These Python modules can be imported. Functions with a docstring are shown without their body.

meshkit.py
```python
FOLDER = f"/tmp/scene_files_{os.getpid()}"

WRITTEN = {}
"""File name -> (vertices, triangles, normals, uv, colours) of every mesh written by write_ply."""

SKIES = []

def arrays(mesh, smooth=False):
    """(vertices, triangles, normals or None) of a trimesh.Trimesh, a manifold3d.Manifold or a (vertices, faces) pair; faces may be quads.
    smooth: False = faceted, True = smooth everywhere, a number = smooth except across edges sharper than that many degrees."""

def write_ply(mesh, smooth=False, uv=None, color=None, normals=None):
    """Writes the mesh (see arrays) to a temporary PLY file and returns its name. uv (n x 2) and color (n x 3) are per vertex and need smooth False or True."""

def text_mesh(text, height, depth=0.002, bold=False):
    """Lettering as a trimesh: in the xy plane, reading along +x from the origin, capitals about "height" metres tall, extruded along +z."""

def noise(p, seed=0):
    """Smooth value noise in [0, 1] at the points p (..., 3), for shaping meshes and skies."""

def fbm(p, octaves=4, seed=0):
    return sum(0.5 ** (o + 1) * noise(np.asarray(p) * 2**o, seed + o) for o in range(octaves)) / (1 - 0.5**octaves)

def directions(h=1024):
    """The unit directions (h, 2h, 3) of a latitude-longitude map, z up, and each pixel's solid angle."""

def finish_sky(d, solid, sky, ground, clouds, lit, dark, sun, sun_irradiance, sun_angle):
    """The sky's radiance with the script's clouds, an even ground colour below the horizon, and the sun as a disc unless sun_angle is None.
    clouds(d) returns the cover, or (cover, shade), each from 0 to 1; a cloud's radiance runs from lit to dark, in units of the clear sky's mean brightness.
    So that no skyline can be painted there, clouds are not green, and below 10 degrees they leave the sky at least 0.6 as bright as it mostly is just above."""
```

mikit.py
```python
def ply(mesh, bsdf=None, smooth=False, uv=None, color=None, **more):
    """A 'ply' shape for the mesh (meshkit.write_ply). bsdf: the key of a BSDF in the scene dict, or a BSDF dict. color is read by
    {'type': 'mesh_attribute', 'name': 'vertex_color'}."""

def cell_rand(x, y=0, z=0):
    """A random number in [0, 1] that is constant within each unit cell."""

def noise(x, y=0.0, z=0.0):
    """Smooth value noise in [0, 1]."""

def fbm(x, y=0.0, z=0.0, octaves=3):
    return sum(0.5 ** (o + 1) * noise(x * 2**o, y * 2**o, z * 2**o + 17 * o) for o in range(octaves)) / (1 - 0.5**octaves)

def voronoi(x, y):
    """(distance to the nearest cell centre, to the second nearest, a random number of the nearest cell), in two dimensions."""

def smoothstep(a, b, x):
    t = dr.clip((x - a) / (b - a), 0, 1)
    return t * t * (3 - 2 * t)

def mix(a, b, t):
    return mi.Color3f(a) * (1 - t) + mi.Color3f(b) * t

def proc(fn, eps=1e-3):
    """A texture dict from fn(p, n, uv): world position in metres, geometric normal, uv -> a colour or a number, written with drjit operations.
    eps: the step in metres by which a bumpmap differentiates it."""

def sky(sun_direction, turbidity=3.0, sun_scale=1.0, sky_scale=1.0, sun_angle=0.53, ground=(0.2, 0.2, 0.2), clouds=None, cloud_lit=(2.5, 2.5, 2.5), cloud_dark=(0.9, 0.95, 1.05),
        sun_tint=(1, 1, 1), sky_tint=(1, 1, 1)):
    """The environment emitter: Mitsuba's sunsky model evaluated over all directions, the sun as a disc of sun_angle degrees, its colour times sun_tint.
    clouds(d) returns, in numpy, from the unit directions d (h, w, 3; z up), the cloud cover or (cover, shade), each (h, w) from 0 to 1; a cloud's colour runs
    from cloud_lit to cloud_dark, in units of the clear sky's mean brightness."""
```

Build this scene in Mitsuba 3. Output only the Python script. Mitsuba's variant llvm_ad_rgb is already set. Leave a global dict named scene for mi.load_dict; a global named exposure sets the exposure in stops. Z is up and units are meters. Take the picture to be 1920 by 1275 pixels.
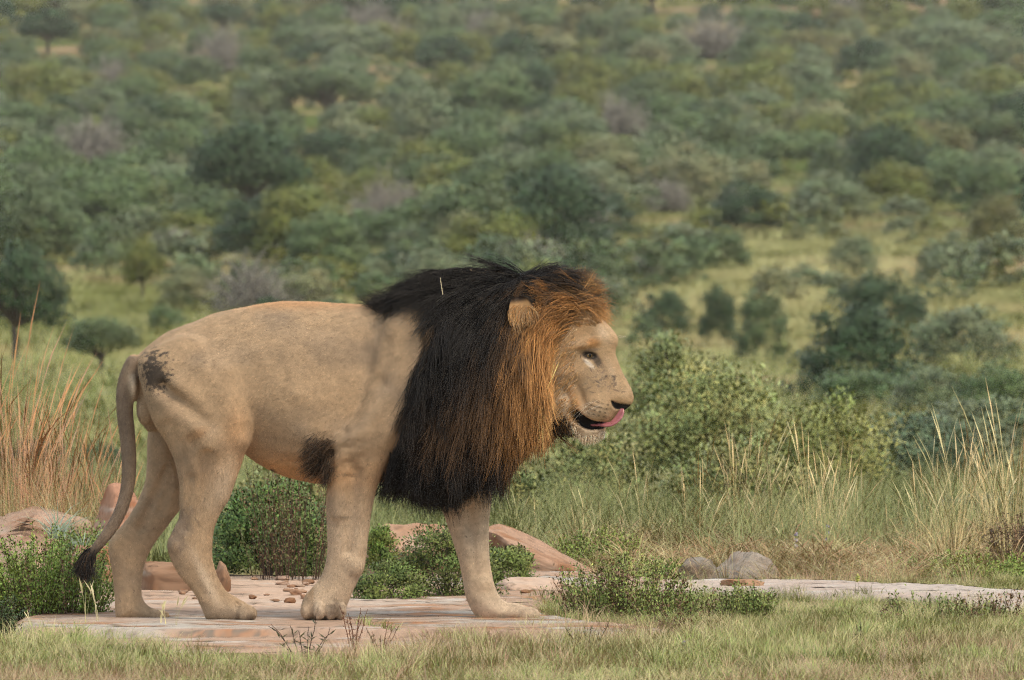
import math, os, random
import numpy as np, trimesh, mitsuba as mi, mikit, meshkit
from scipy.interpolate import PchipInterpolator, RBFInterpolator
from scipy.ndimage import map_coordinates, gaussian_filter
from scipy.spatial import cKDTree

T = mi.ScalarTransform4f
random.seed(4)
scene, labels = {}, {}

# ---------------------------------------------------------------- camera, sky, exposure
CAM_Z, DIST, PITCH = 1.6, 40.0, 0.0139          # a long lens, 40 m from the animal, eye of somebody in a vehicle
exposure = 2.97
scene['camera'] = {'type': 'thinlens', 'fov': math.degrees(2 * math.atan(1.92 / DIST)), 'fov_axis': 'x',
                   'aperture_radius': 0.0125, 'focus_distance': DIST + .1, 'near_clip': 1.0, 'far_clip': 8000.0,
                   'medium': {'type': 'ref', 'id': 'air'}, 'to_world': T().look_at(origin=[0, -DIST, CAM_Z], target=[0, 0, CAM_Z - DIST * PITCH], up=[0, 0, 1])}
scene['daylight'] = mikit.sky((0.48, -0.52, 0.85), turbidity=3, sun_scale=0.26, sun_angle=16, clouds=lambda d: 1.0,
                              cloud_lit=(1.40, 1.5, 1.60), ground=(0.12, 0.12, 0.07))

scene['air'] = {'type': 'homogeneous', 'albedo': {'type': 'rgb', 'value': [.95, .955, .965]}, 'sigma_t': 0.000085}
scene['haze'] = {'type': 'cube', 'to_world': T().translate([0, 1650, 45]).scale([6200, 2600, 62]), 'bsdf': {'type': 'null'}, 'interior': {'type': 'ref', 'id': 'air'}}
labels['haze'] = {'label': 'thin pale haze over the far hillside', 'kind': 'stuff'}

# ---------------------------------------------------------------- materials (colours come from the vertices)
VC = {'type': 'mesh_attribute', 'name': 'vertex_color'}
def both(b): return {'type': 'twosided', 'bsdf': b}
scene['coat_mat'] = both({'type': 'principled', 'base_color': VC, 'roughness': 0.75, 'specular': 0.25})
scene['hair_mat'] = both({'type': 'principled', 'base_color': VC, 'roughness': 0.50, 'specular': 0.28})
scene['wet_mat'] = both({'type': 'principled', 'base_color': VC, 'roughness': 0.22, 'specular': 0.5})
scene['eye_mat'] = both({'type': 'principled', 'base_color': VC, 'roughness': 0.12, 'specular': 0.3})
scene['leaf_mat'] = both({'type': 'principled', 'base_color': VC, 'roughness': 0.6, 'specular': 0.25})
scene['matte_mat'] = both({'type': 'diffuse', 'reflectance': VC})

def shape(mesh, mat, color, normals=None, smooth=True):
    """A ply entry with one colour per vertex; normals given, or smoothed from the mesh."""
    v, f = (np.asarray(mesh[0], float), np.asarray(mesh[1])) if isinstance(mesh, tuple) else (np.asarray(mesh.vertices), np.asarray(mesh.faces))
    color = np.broadcast_to(np.asarray(color, float), (len(v), 3))
    if normals is not None:
        name = meshkit.write_ply((v, f), False, None, color, normals=normals)
        return {'type': 'ply', 'filename': name, 'face_normals': False, 'bsdf': {'type': 'ref', 'id': mat}}
    return mikit.ply((v, f), mat, smooth=smooth, color=color)

used = {}
def key_for(name):
    n = used.get(name, 0); used[name] = n + 1
    return name if n == 0 else f'{name}_{n:03d}'
def tag(key, label, cat=None, group=None, kind=None):
    labels[key] = {k: v for k, v in (('label', label), ('category', cat), ('group', group), ('kind', kind)) if v}
    return key

def unit(a): return a / np.maximum(np.linalg.norm(a, axis=-1, keepdims=True), 1e-12)
def PX(u, v=None):
    """metres in the animal's own upright plane from its traced outline, 500 units to the metre"""
    return (np.asarray(u, float) - 960) / 500 if v is None else np.stack([(np.asarray(u, float) - 960) / 500, (1160 - np.asarray(v, float)) / 500], -1)

def tubes(P, R, sides=3):
    """N polylines (N, S, 3) with radii (N, S) as tubes -> vertices, faces, normals, strand index, step index"""
    N, S = P.shape[:2]
    t = unit(np.gradient(P, axis=1))
    ref = np.where(np.abs(t[..., 1:2]) < 0.85, [0, 1.0, 0], [1.0, 0, 0])
    a = unit(np.cross(t, ref)); b = np.cross(t, a)
    ang = np.arange(sides) * 2 * np.pi / sides
    n = np.cos(ang)[:, None] * a[:, :, None] + np.sin(ang)[:, None] * b[:, :, None]
    v = P[:, :, None] + n * np.asarray(R)[:, :, None, None]
    base = (np.arange(N) * S * sides)[:, None, None] + (np.arange(S - 1) * sides)[None, :, None]
    j = np.arange(sides)[None, None]; k = (j + 1) % sides
    q = np.stack([base + j, base + k, base + sides + k, base + sides + j], -1).reshape(-1, 4)
    f = np.vstack([q[:, [0, 1, 2]], q[:, [0, 2, 3]]])
    si, st = np.meshgrid(np.arange(N), np.arange(S), indexing='ij')
    rep = lambda x: np.repeat(x.reshape(-1), sides)
    return v.reshape(-1, 3), f, n.reshape(-1, 3), rep(si), rep(st)

def merge(parts):
    """[(v, f, colour, normals)] -> one"""
    o = np.cumsum([0] + [len(p[0]) for p in parts])
    return np.vstack([p[0] for p in parts]), np.vstack([p[1] + a for p, a in zip(parts, o)]), np.vstack([np.broadcast_to(p[2], p[0].shape) for p in parts]), np.vstack([p[3] for p in parts])
def put(key, m, mat):
    scene[key] = shape((m[0], m[1]), mat, np.clip(m[2], .004, .9), m[3])

# ---------------------------------------------------------------- where the land lies: height over distance from the viewer
PROFILE = [(60, 1000), (110, 900), (170, 800), (250, 700), (310, 600), (380, 500), (440, 440), (490, 400), (620, 300), (760, 200), (920, 100), (1080, 0), (1300, -110), (1600, -200), (2200, -235), (4000, -245)]
drop = lambda v: PITCH + (np.asarray(v, float) - 637.5) / 20000.0
_d = np.array([-400., 0, 30, 44, 48] + [d for d, _ in PROFILE]); _z = np.array([-.3, -.12, -.03, -.03, -.09] + [CAM_Z - d * drop(v) for d, v in PROFILE])
land = PchipInterpolator(_d, _z)
_v = np.array([v for _, v in PROFILE]); far_of = PchipInterpolator(_v[::-1], np.array([d for d, _ in PROFILE], float)[::-1])
def ground_z(x, D):
    x, D = np.broadcast_arrays(np.asarray(x, float), np.asarray(D, float))
    p = np.stack([x, D, 0 * x], -1)
    far = np.clip((D - 120) / 300, 0, 1)
    return land(D) + far * 2.2 * (meshkit.fbm(p / 55, 3, 31) - .5) + .05 * (meshkit.fbm(p / 1.1, 3, 32) - .5) * np.clip((D - 43) / 4, .25, 1) + np.clip((D - 50) / 60, 0, 1) * .5 * (meshkit.fbm(p / 9, 2, 33) - .5)
def spot(u, D, lift=0.0):
    """a point on the land at the distance D, in the direction u across the view"""
    x = (u - 960) / 20000 * D
    return np.array([x, D - DIST, float(ground_z(x, D)) + lift])
# ================================================================ the setting: land and bedrock
ys = np.concatenate([np.linspace(-400, 20, 30), np.linspace(22, 34, 20), np.linspace(34.2, 48, 90), np.geomspace(48.4, 1500, 340), np.geomspace(1520, 4000, 20)])
sx = np.concatenate([np.linspace(-1.2, -.08, 24), np.linspace(-.065, .065, 170), np.linspace(.08, 1.2, 24)])
Dg, Sg = np.meshgrid(ys, sx, indexing='ij'); Xg = Sg * np.maximum(np.abs(Dg), 30)
Zg = ground_z(Xg, Dg)
GRASS, STRAW, BARE, LUSH = (np.array(c) for c in ((.120, .130, .045), (.26, .215, .105), (.30, .205, .135), (.075, .105, .032)))
pg = np.stack([Xg, Dg - DIST, Zg], -1).reshape(-1, 3); qg = pg.copy(); qg[:, 2] = 0
s = np.maximum(np.abs(Dg.reshape(-1)), 30)[:, None] / 300
n1, n2, n3 = meshkit.fbm(qg / 14, 4, 41), meshkit.fbm(qg / 40, 3, 42), meshkit.fbm(qg * 1.2, 3, 43)
gc = lerp0 = np.tile(GRASS, (len(pg), 1))
def mixc(a, b, t): return a + (np.asarray(b) - a) * np.clip(np.asarray(t), 0, 1)[:, None]
gc = mixc(gc, STRAW, (n1 - .45) * 4); gc = mixc(gc, LUSH, (n2 - .52) * 5); gc = mixc(gc, BARE, (n1 * .6 + n2 * .4 - .58) * 6)
gc = mixc(gc, np.array([.20, .165, .09]), (Dg.reshape(-1) < 48) * (.4 + .6 * n3))
field = np.exp(-(((Sg.reshape(-1) * 20000 - 620) / 330) ** 2)) * np.exp(-((Dg.reshape(-1) - 345) / 70) ** 2)
gc = mixc(gc, [.28, .265, .125], field * (.35 + .9 * n3)); gc = mixc(gc, [.20, .22, .075], np.exp(-((Sg.reshape(-1) * 20000 + 800) / 160) ** 2) * np.exp(-((Dg.reshape(-1) - 250) / 80) ** 2) * .8)
gc = gc * (.7 + .6 * n3)[:, None]
i, j = np.meshgrid(np.arange(len(ys) - 1), np.arange(len(sx) - 1), indexing='ij'); w = len(sx)
q = np.stack([i * w + j, i * w + j + 1, (i + 1) * w + j + 1, (i + 1) * w + j], -1).reshape(-1, 4)
scene['ground'] = shape((pg, np.vstack([q[:, [0, 1, 2]], q[:, [0, 2, 3]]])), 'matte_mat', gc)
tag('ground', 'grassy savanna ground that dips behind the rock and climbs into a wooded hillside', kind='structure')

def poly_sd2(poly, X, Y):
    best = np.full(X.shape, 1e9); ins = np.zeros(X.shape, bool)
    for a, b in zip(poly, np.roll(poly, -1, 0)):
        d = b - a; t = np.clip(((X - a[0]) * d[0] + (Y - a[1]) * d[1]) / ((d * d).sum() + 1e-18), 0, 1)
        best = np.minimum(best, (X - a[0] - t * d[0]) ** 2 + (Y - a[1] - t * d[1]) ** 2)
        with np.errstate(divide='ignore', invalid='ignore'):
            ins ^= ((a[1] > Y) != (b[1] > Y)) & (X < (b[0] - a[0]) * (Y - a[1]) / (b[1] - a[1]) + a[0])
    return np.where(ins, 1, -1) * np.sqrt(best)
SLAB = [(40, 1168), (70, 1182), (150, 1212), (300, 1232), (600, 1232), (800, 1214), (950, 1196), (1010, 1192), (1240, 1206), (1246, 1178), (1120, 1166), (1030, 1152), (1010, 1122), (1080, 1110), (1200, 1108), (1300, 1101), (1500, 1109), (1700, 1117),
        (1920, 1134), (2200, 1150), (2200, 1118), (1920, 1104), (1600, 1089), (1400, 1085), (1250, 1084), (1100, 1070), (950, 1072), (640, 1078), (430, 1078), (200, 1078), (80, 1120), (40, 1150)]
def on_plane(u, v):
    D = CAM_Z / drop(v); return np.stack([(np.asarray(u, float) - 960) / 20000 * D, D - DIST], -1)
slab_poly = on_plane(*np.array(SLAB, float).T)
def slab_z(X, Y):
    p = np.stack([X, Y, 0 * X], -1)
    edge = poly_sd2(slab_poly, X, Y) + .16 * (meshkit.fbm(p * 2.1, 3, 51) - .5) + .05 * (meshkit.fbm(p * 11, 2, 52) - .5)
    calm = 1 - .85 * np.exp(-((Y - .02) / .35) ** 2) * (X < .25) * (X > -1.7)
    z = -.12 + .12 * np.clip(edge / .16 + .75, 0, 1) ** .7
    z = z + calm * (.022 * (meshkit.fbm(p * 1.6, 4, 53) - .55) + .010 * (meshkit.fbm(p * 12, 3, 54) - .5))
    lip = Y + 1.02 + .45 * (meshkit.fbm(p * np.array([1.3, 1.0, 1]), 3, 55) - .5) + .10 * (meshkit.fbm(p * 9, 2, 56) - .5) + .1 * X
    z = z - .028 * np.clip(-lip / .05, 0, 1) * (X < .8)
    cr = np.abs(meshkit.fbm(p * np.array([.9, 2.4, 1]) + 3, 4, 57) - .5)
    z = z - .016 * np.clip(1 - cr / .012, 0, 1) * calm
    return z, edge, cr, lip
xs, yy = np.arange(-2.2, 2.75, .013), np.concatenate([np.arange(-3.7, .8, .026), np.arange(.8, 5.4, .045)])
X, Y = np.meshgrid(xs, yy, indexing='ij'); Z, E, CR, LIP = slab_z(X, Y)
ok = E > -.06
i, j = np.meshgrid(np.arange(len(xs) - 1), np.arange(len(yy) - 1), indexing='ij'); w = len(yy)
q = np.stack([i * w + j, (i + 1) * w + j, (i + 1) * w + j + 1, i * w + j + 1], -1).reshape(-1, 4)
q = q[ok.reshape(-1)[q].any(1)]
P = np.stack([X, Y, Z], -1).reshape(-1, 3); keep = np.unique(q); remap = np.zeros(len(P), int); remap[keep] = np.arange(len(keep)); P, q = P[keep], remap[q]
p0 = P * np.array([1, 1, 0]); a1, a2, a3, a4 = meshkit.fbm(p0 * 1.7, 4, 61), meshkit.fbm(p0 * np.array([3, 6, 1]), 4, 62), meshkit.fbm(p0 * 28, 2, 63), meshkit.fbm(p0 * 70, 2, 64)
rc_ = np.tile([.40, .285, .215], (len(P), 1))
rc_ = mixc(rc_, [.42, .39, .35], (a1 - .46) * 5); rc_ = mixc(rc_, [.40, .215, .125], (a2 - .55) * 6); rc_ = mixc(rc_, [.20, .165, .135], (a2 * .4 + a3 * .6 - .56) * 7)
rc_ = mixc(rc_, [.50, .37, .285], np.exp(-((P[:, 0] + .95) / .55) ** 2) * np.clip((P[:, 1] - .3) / .3, 0, 1) * .8)
rc_ = mixc(rc_, [.46, .40, .36], np.clip((P[:, 0] - .5) / .3, 0, .8))
rc_ = mixc(rc_, [.09, .07, .055], np.clip(1 - CR.reshape(-1)[keep] / .018, 0, 1) * .8)
a5 = np.abs(meshkit.fbm(p0 * np.array([2.2, 7, 1]) + 9, 4, 65) - .5); rc_ = mixc(rc_, [.13, .10, .08], np.clip(1 - a5 / .014, 0, 1) * .65 * (a1 > .40)); rc_ = mixc(rc_, [.50, .47, .43], (meshkit.fbm(p0 * np.array([5, 9, 1]), 3, 66) - .66) * 5)
rc_ = rc_ * (.78 + .3 * a3 + .25 * (a4 - .3))[:, None]
scene['bedrock'] = shape((P, np.vstack([q[:, [0, 1, 2]], q[:, [0, 2, 3]]])), 'matte_mat', np.clip(rc_, .02, .8))
tag('bedrock', 'flat pinkish grey bedrock slab under the lion, running on as a pale strip to the right', kind='structure')

# ---------------------------------------------------------------- rocks and stones
def rock(size, seed, square=.75, rough=.16, sub=4):
    m = trimesh.creation.icosphere(sub, 1.0); v = np.array(m.vertices)
    v = np.sign(v) * np.abs(v) ** square; v /= np.abs(v).max(0)
    r = np.random.default_rng(seed)
    for _ in range(7):
        n = unit(r.normal(0, 1, 3)); d = r.uniform(.62, .92); h = np.maximum(v @ n - d, 0); v -= h[:, None] * n * .85
    v = v * (1 + rough * (meshkit.fbm(v * 1.6 + seed, 4, seed) - .5) * 2 + .06 * (meshkit.fbm(v * 7 + seed, 3, seed + 1) - .5))[:, None]
    return v * np.asarray(size) / 2, np.array(m.faces)
def rock_color(v, base, seed):
    a, b, c = meshkit.fbm(v * 9 + seed, 3, seed), meshkit.fbm(v * 40, 3, seed + 1), meshkit.fbm(v * np.array([5, 5, 30]), 3, seed + 2)
    k = np.tile(base, (len(v), 1)); k = mixc(k, np.array(base) * [.75, .62, .52], (a - .45) * 4); k = mixc(k, [.40, .36, .31], (c - .6) * 3); k = mixc(k, np.array(base) * .45, (b - .60) * 6)
    return np.clip(k * (.75 + .5 * b)[:, None], .02, .8)
PINK, BRICK, PALE, GREYST = (.40, .28, .215), (.29, .185, .125), (.50, .38, .30), (.26, .24, .215)
def place_rock(name, u0, u1, v0, v1, D, base, label, seed, depth=None, cat='rock', group=None, square=.75, rough=.16, sink=.25, warp=None, sub=4):
    k = D / 20000; w, h = (u1 - u0) * k, (v1 - v0) * k
    v, f = rock((w, depth or w * .6, h * (1 + sink) / (1 - sink) * 1.0), seed, square, rough, sub)
    top = CAM_Z - D * drop(v0)
    if warp: v = warp(v, w, h)
    v = v + np.array([((u0 + u1) / 2 - 960) * k, D - DIST, 0]); v[:, 2] += top - v[:, 2].max()
    key = key_for(name); scene[key] = shape((v, f), 'matte_mat', rock_color(v, base, seed)); tag(key, label, cat, group)
place_rock('rock', -90, 205, 950, 1035, 46.6, PINK, 'long pale pink rock among the grasses at the far left edge', 71, .9, square=.4, rough=.13)
place_rock('rock', 150, 275, 905, 1040, 45.9, (.40, .225, .155), 'reddish pink rock just behind the lion\'s tail', 72, .5, rough=.22)
place_rock('rock', -70, 118, 1003, 1090, 44.2, PINK, 'low pink rock beside the green bush at the left edge', 73, .6)
place_rock('rock', 100, 235, 1022, 1100, 44.0, (.36, .21, .14), 'half hidden brownish rock behind the tail tuft', 84, .5)
place_rock('rock', 250, 418, 1052, 1118, 42.9, BRICK, 'rust brown block of rock between the two hind legs', 74, .35, square=.5, rough=.18)
place_rock('rock', 400, 432, 1052, 1108, 42.6, BRICK, 'small upright brown rock at the foot of the green bush behind the hind paw', 75, .12, square=.6)
place_rock('rock', 690, 872, 982, 1060, 45.2, (.40, .26, .18), 'long flat topped orange pink rock behind the gap between the front legs', 76, .7, square=.6, rough=.20)
def mound_warp(v, w, h):
    t = np.clip(v[:, 0] / w + .5, 0, 1); q = v.copy(); q[:, 2] = (v[:, 2] + h / 2) * (1 - .82 * np.clip((t - .25) / .75, 0, 1) ** 1.15); return q
place_rock('rock', 860, 1160, 984, 1085, 45.4, (.38, .25, .18), 'brown rock mound sloping down to the right behind the front paw', 77, .7, warp=mound_warp, rough=.08, sub=5)
place_rock('rock', 1272, 1356, 1044, 1094, 44.9, GREYST, 'smaller low grey boulder in front of the reddish grass', 78, .2)
place_rock('rock', 1342, 1456, 1034, 1098, 45.0, (.30, .265, .23), 'larger grey boulder with a notch in front of the reddish grass', 79, .25, rough=.30)
place_rock('rock', 1138, 1168, 1062, 1088, 44.2, BRICK, 'little brown stone at the low end of the rock mound', 80, .08)
place_rock('rock', 935, 1110, 1082, 1120, 43.0, PALE, 'pale pink rock step behind the raised front paw', 81, .4, square=.5, rough=.08)
place_rock('rock', 1352, 1440, 1086, 1097, 43.4, (.35, .22, .14), 'thin flaking orange edge on the pale rock strip at right', 82, .12, square=.45)
r = np.random.default_rng(83)
for n in range(46):
    u, v = (r.uniform(468, 668), r.uniform(1086, 1132)) if n < 26 else (r.uniform(325, 420), r.uniform(1092, 1135)) if n < 38 else (r.uniform(870, 1010), r.uniform(1088, 1130))
    D = CAM_Z / drop(v); s_ = r.uniform(.010, .040) * (1.9 if n % 9 == 0 else 1); x = (u - 960) / 20000 * D; z = float(slab_z(np.array([[x]]), np.array([[D - DIST]]))[0][0, 0])
    vv, f = rock((s_ * r.uniform(1, 1.9), s_, s_ * r.uniform(.45, .85)), 200 + n, .95, .5, 2); key = key_for('stone')
    vv = vv + np.array([x, D - DIST, z + s_ * .18]); scene[key] = shape((vv, f), 'matte_mat', rock_color(vv, [PINK, BRICK, (.36, .24, .17)][n % 3], 90 + n))
    tag(key, ['small loose stone on the sand behind the near front paw', 'small loose stone on the rock by the brown block', 'small loose stone on the rock behind the raised front paw'][0 if n < 26 else 1 if n < 38 else 2], 'stone', ['loose stones on the sandy rock', 'loose stones by the brown block', 'loose stones behind the raised paw'][0 if n < 26 else 1 if n < 38 else 2])
# ================================================================ the lion
def surface_nets(D, org, h):
    s = D < 0
    n = np.array(D.shape) - 1
    cs = sum(s[i:i + n[0], j:j + n[1], k:k + n[2]].astype(np.int8) for i in (0, 1) for j in (0, 1) for k in (0, 1))
    cells = np.argwhere((cs > 0) & (cs < 8))
    ids = np.full(n, -1, np.int32); ids[tuple(cells.T)] = np.arange(len(cells))
    corners = np.array([[i, j, k] for i in (0, 1) for j in (0, 1) for k in (0, 1)])
    val = np.stack([D[tuple((cells + c).T)] for c in corners], 1).astype(float)
    acc, cnt = np.zeros((len(cells), 3)), np.zeros(len(cells))
    for a in range(8):
        for b in range(a + 1, 8):
            if np.abs(corners[a] - corners[b]).sum() == 1:
                x = (val[:, a] < 0) != (val[:, b] < 0)
                t = val[x, a] / (val[x, a] - val[x, b])
                acc[x] += corners[a] + t[:, None] * (corners[b] - corners[a]); cnt[x] += 1
    verts = (cells + acc / cnt[:, None]) * h + org
    faces = []
    for ax in range(3):
        o1, o2 = [(1, 2), (2, 0), (0, 1)][ax]
        lo, hi = [slice(None)] * 3, [slice(None)] * 3
        lo[ax], hi[ax] = slice(0, -1), slice(1, None)
        A, B = s[tuple(lo)], s[tuple(hi)]
        e = np.argwhere(A != B)
        e = e[(e[:, o1] > 0) & (e[:, o2] > 0) & (e[:, o1] < n[o1]) & (e[:, o2] < n[o2])]
        d1, d2 = np.eye(3, dtype=int)[o1], np.eye(3, dtype=int)[o2]
        q = np.stack([ids[tuple((e - d1 - d2).T)], ids[tuple((e - d2).T)], ids[tuple(e.T)], ids[tuple((e - d1).T)]], 1)
        flip = ~A[tuple(e.T)]
        q[flip] = q[flip][:, ::-1]
        faces.append(q)
    q = np.vstack(faces)
    return verts, np.vstack([q[:, [0, 1, 2]], q[:, [0, 2, 3]]])

def chaikin(p, times=2, closed=True):
    p = np.asarray(p, float)
    for _ in range(times):
        q = np.roll(p, -1, 0)
        p = np.stack([0.75 * p + 0.25 * q, 0.25 * p + 0.75 * q], 1).reshape(-1, 2)
    return p

def poly_sd(poly, X, Z):
    """signed distance in the plane, positive inside"""
    best = np.full(X.shape, 1e9); inside = np.zeros(X.shape, bool)
    for a, b in zip(poly, np.roll(poly, -1, 0)):
        d = b - a; L = (d * d).sum() + 1e-18
        t = np.clip(((X - a[0]) * d[0] + (Z - a[1]) * d[1]) / L, 0, 1)
        best = np.minimum(best, (X - a[0] - t * d[0]) ** 2 + (Z - a[1] - t * d[1]) ** 2)
        c = (a[1] > Z) != (b[1] > Z)
        with np.errstate(divide='ignore', invalid='ignore'):
            inside ^= c & (X < (b[0] - a[0]) * (Z - a[1]) / (b[1] - a[1]) + a[0])
    return np.where(inside, 1, -1) * np.sqrt(best)

class Field:
    """a distance field on a grid; pieces are joined with soft seams"""
    def __init__(s, lo, hi, h):
        s.h, s.lo = h, np.array(lo, float)
        s.ax = [np.arange(l, u, h) for l, u in zip(lo, hi)]
        s.D = np.full([len(a) for a in s.ax], 1.0, np.float32)
    def box(s, lo, hi):
        return tuple(slice(max(0, int((l - a[0]) / s.h)), max(1, int((u - a[0]) / s.h) + 2)) for a, l, u in zip(s.ax, lo, hi))
    def join(s, sl, d, k, cut=False):
        a, d = s.D[sl], d.astype(np.float32)
        if cut:
            m = np.maximum(k - np.abs(a + d), 0) / k
            s.D[sl] = np.maximum(a, -d) + m * m * k / 4
        else:
            m = np.maximum(k - np.abs(a - d), 0) / k
            s.D[sl] = np.minimum(a, d) - m * m * k / 4
    def inflate(s, poly, W, R, yc=0.0, k=0.03, pad=0.08):
        """an upright outline given thickness: W(X, Z) half-width, R how far in from the outline it rounds over"""
        p = chaikin(PX(*np.array(poly, float).T))
        lo, hi = p.min(0) - pad, p.max(0) + pad
        sl = s.box((lo[0], -9, lo[1]), (hi[0], 9, hi[1]))
        x, y, z = (a[c] for a, c in zip(s.ax, sl))
        X, Z = np.meshgrid(x, z, indexing='ij')
        e = np.maximum(1 - poly_sd(p, X, Z) / R, 0)
        w = W(X, Z) if callable(W) else np.full(X.shape, W)
        c = yc(X, Z) if callable(yc) else np.full(X.shape, yc)
        F = np.sqrt(((y[None, :, None] - c[:, None]) / w[:, None]) ** 2 + (e * e)[:, None]) - 1
        s.join(sl, F * np.minimum(w, R)[:, None], k)
    def ball(s, c, r, k=0.02, cut=False):
        c, r = np.asarray(c, float), np.broadcast_to(np.asarray(r, float), 3)
        sl = s.box(c - r - 0.06, c + r + 0.06)
        g = [(a[q] - m) / b for a, q, m, b in zip(s.ax, sl, c, r)]
        rho = np.sqrt(g[0][:, None, None] ** 2 + g[1][None, :, None] ** 2 + g[2][None, None] ** 2)
        s.join(sl, (rho - 1) * r.min(), k, cut)
    def cone(s, a, b, ra, rb, k=0.02, cut=False):
        a, b = np.asarray(a, float), np.asarray(b, float); m = max(ra, rb) + 0.06
        sl = s.box(np.minimum(a, b) - m, np.maximum(a, b) + m)
        G = np.stack(np.meshgrid(*[x[q] for x, q in zip(s.ax, sl)], indexing='ij'), -1)
        t = np.clip(((G - a) @ (b - a)) / ((b - a) @ (b - a)), 0, 1)
        s.join(sl, np.linalg.norm(G - a - t[..., None] * (b - a), axis=-1) - (ra + (rb - ra) * t), k, cut)
    def at(s, p):
        return map_coordinates(s.D, ((p - s.lo) / s.h).T, order=1, mode='nearest')
    def grad(s, p, e=0.008):
        return unit(np.stack([s.at(p + d) - s.at(p - d) for d in np.eye(3) * e], -1))
    def mesh(s): return surface_nets(s.D, s.lo, s.h)

def width(points):
    """half-width over the outline from points (u, v, metres)"""
    p = np.array(points, float)
    f = RBFInterpolator(PX(p[:, 0], p[:, 1]), p[:, 2], kernel='linear', smoothing=1e-4)
    return lambda X, Z: np.maximum(f(np.stack([X, Z], -1).reshape(-1, 2)).reshape(X.shape), 0.012)
def by_height(points):
    p = np.array(points, float); z = (1160 - p[:, 0]) / 500; o = np.argsort(z)
    f = PchipInterpolator(z[o], p[o, 1])
    return lambda X, Z: f(np.clip(Z, z.min(), z.max()))

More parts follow.
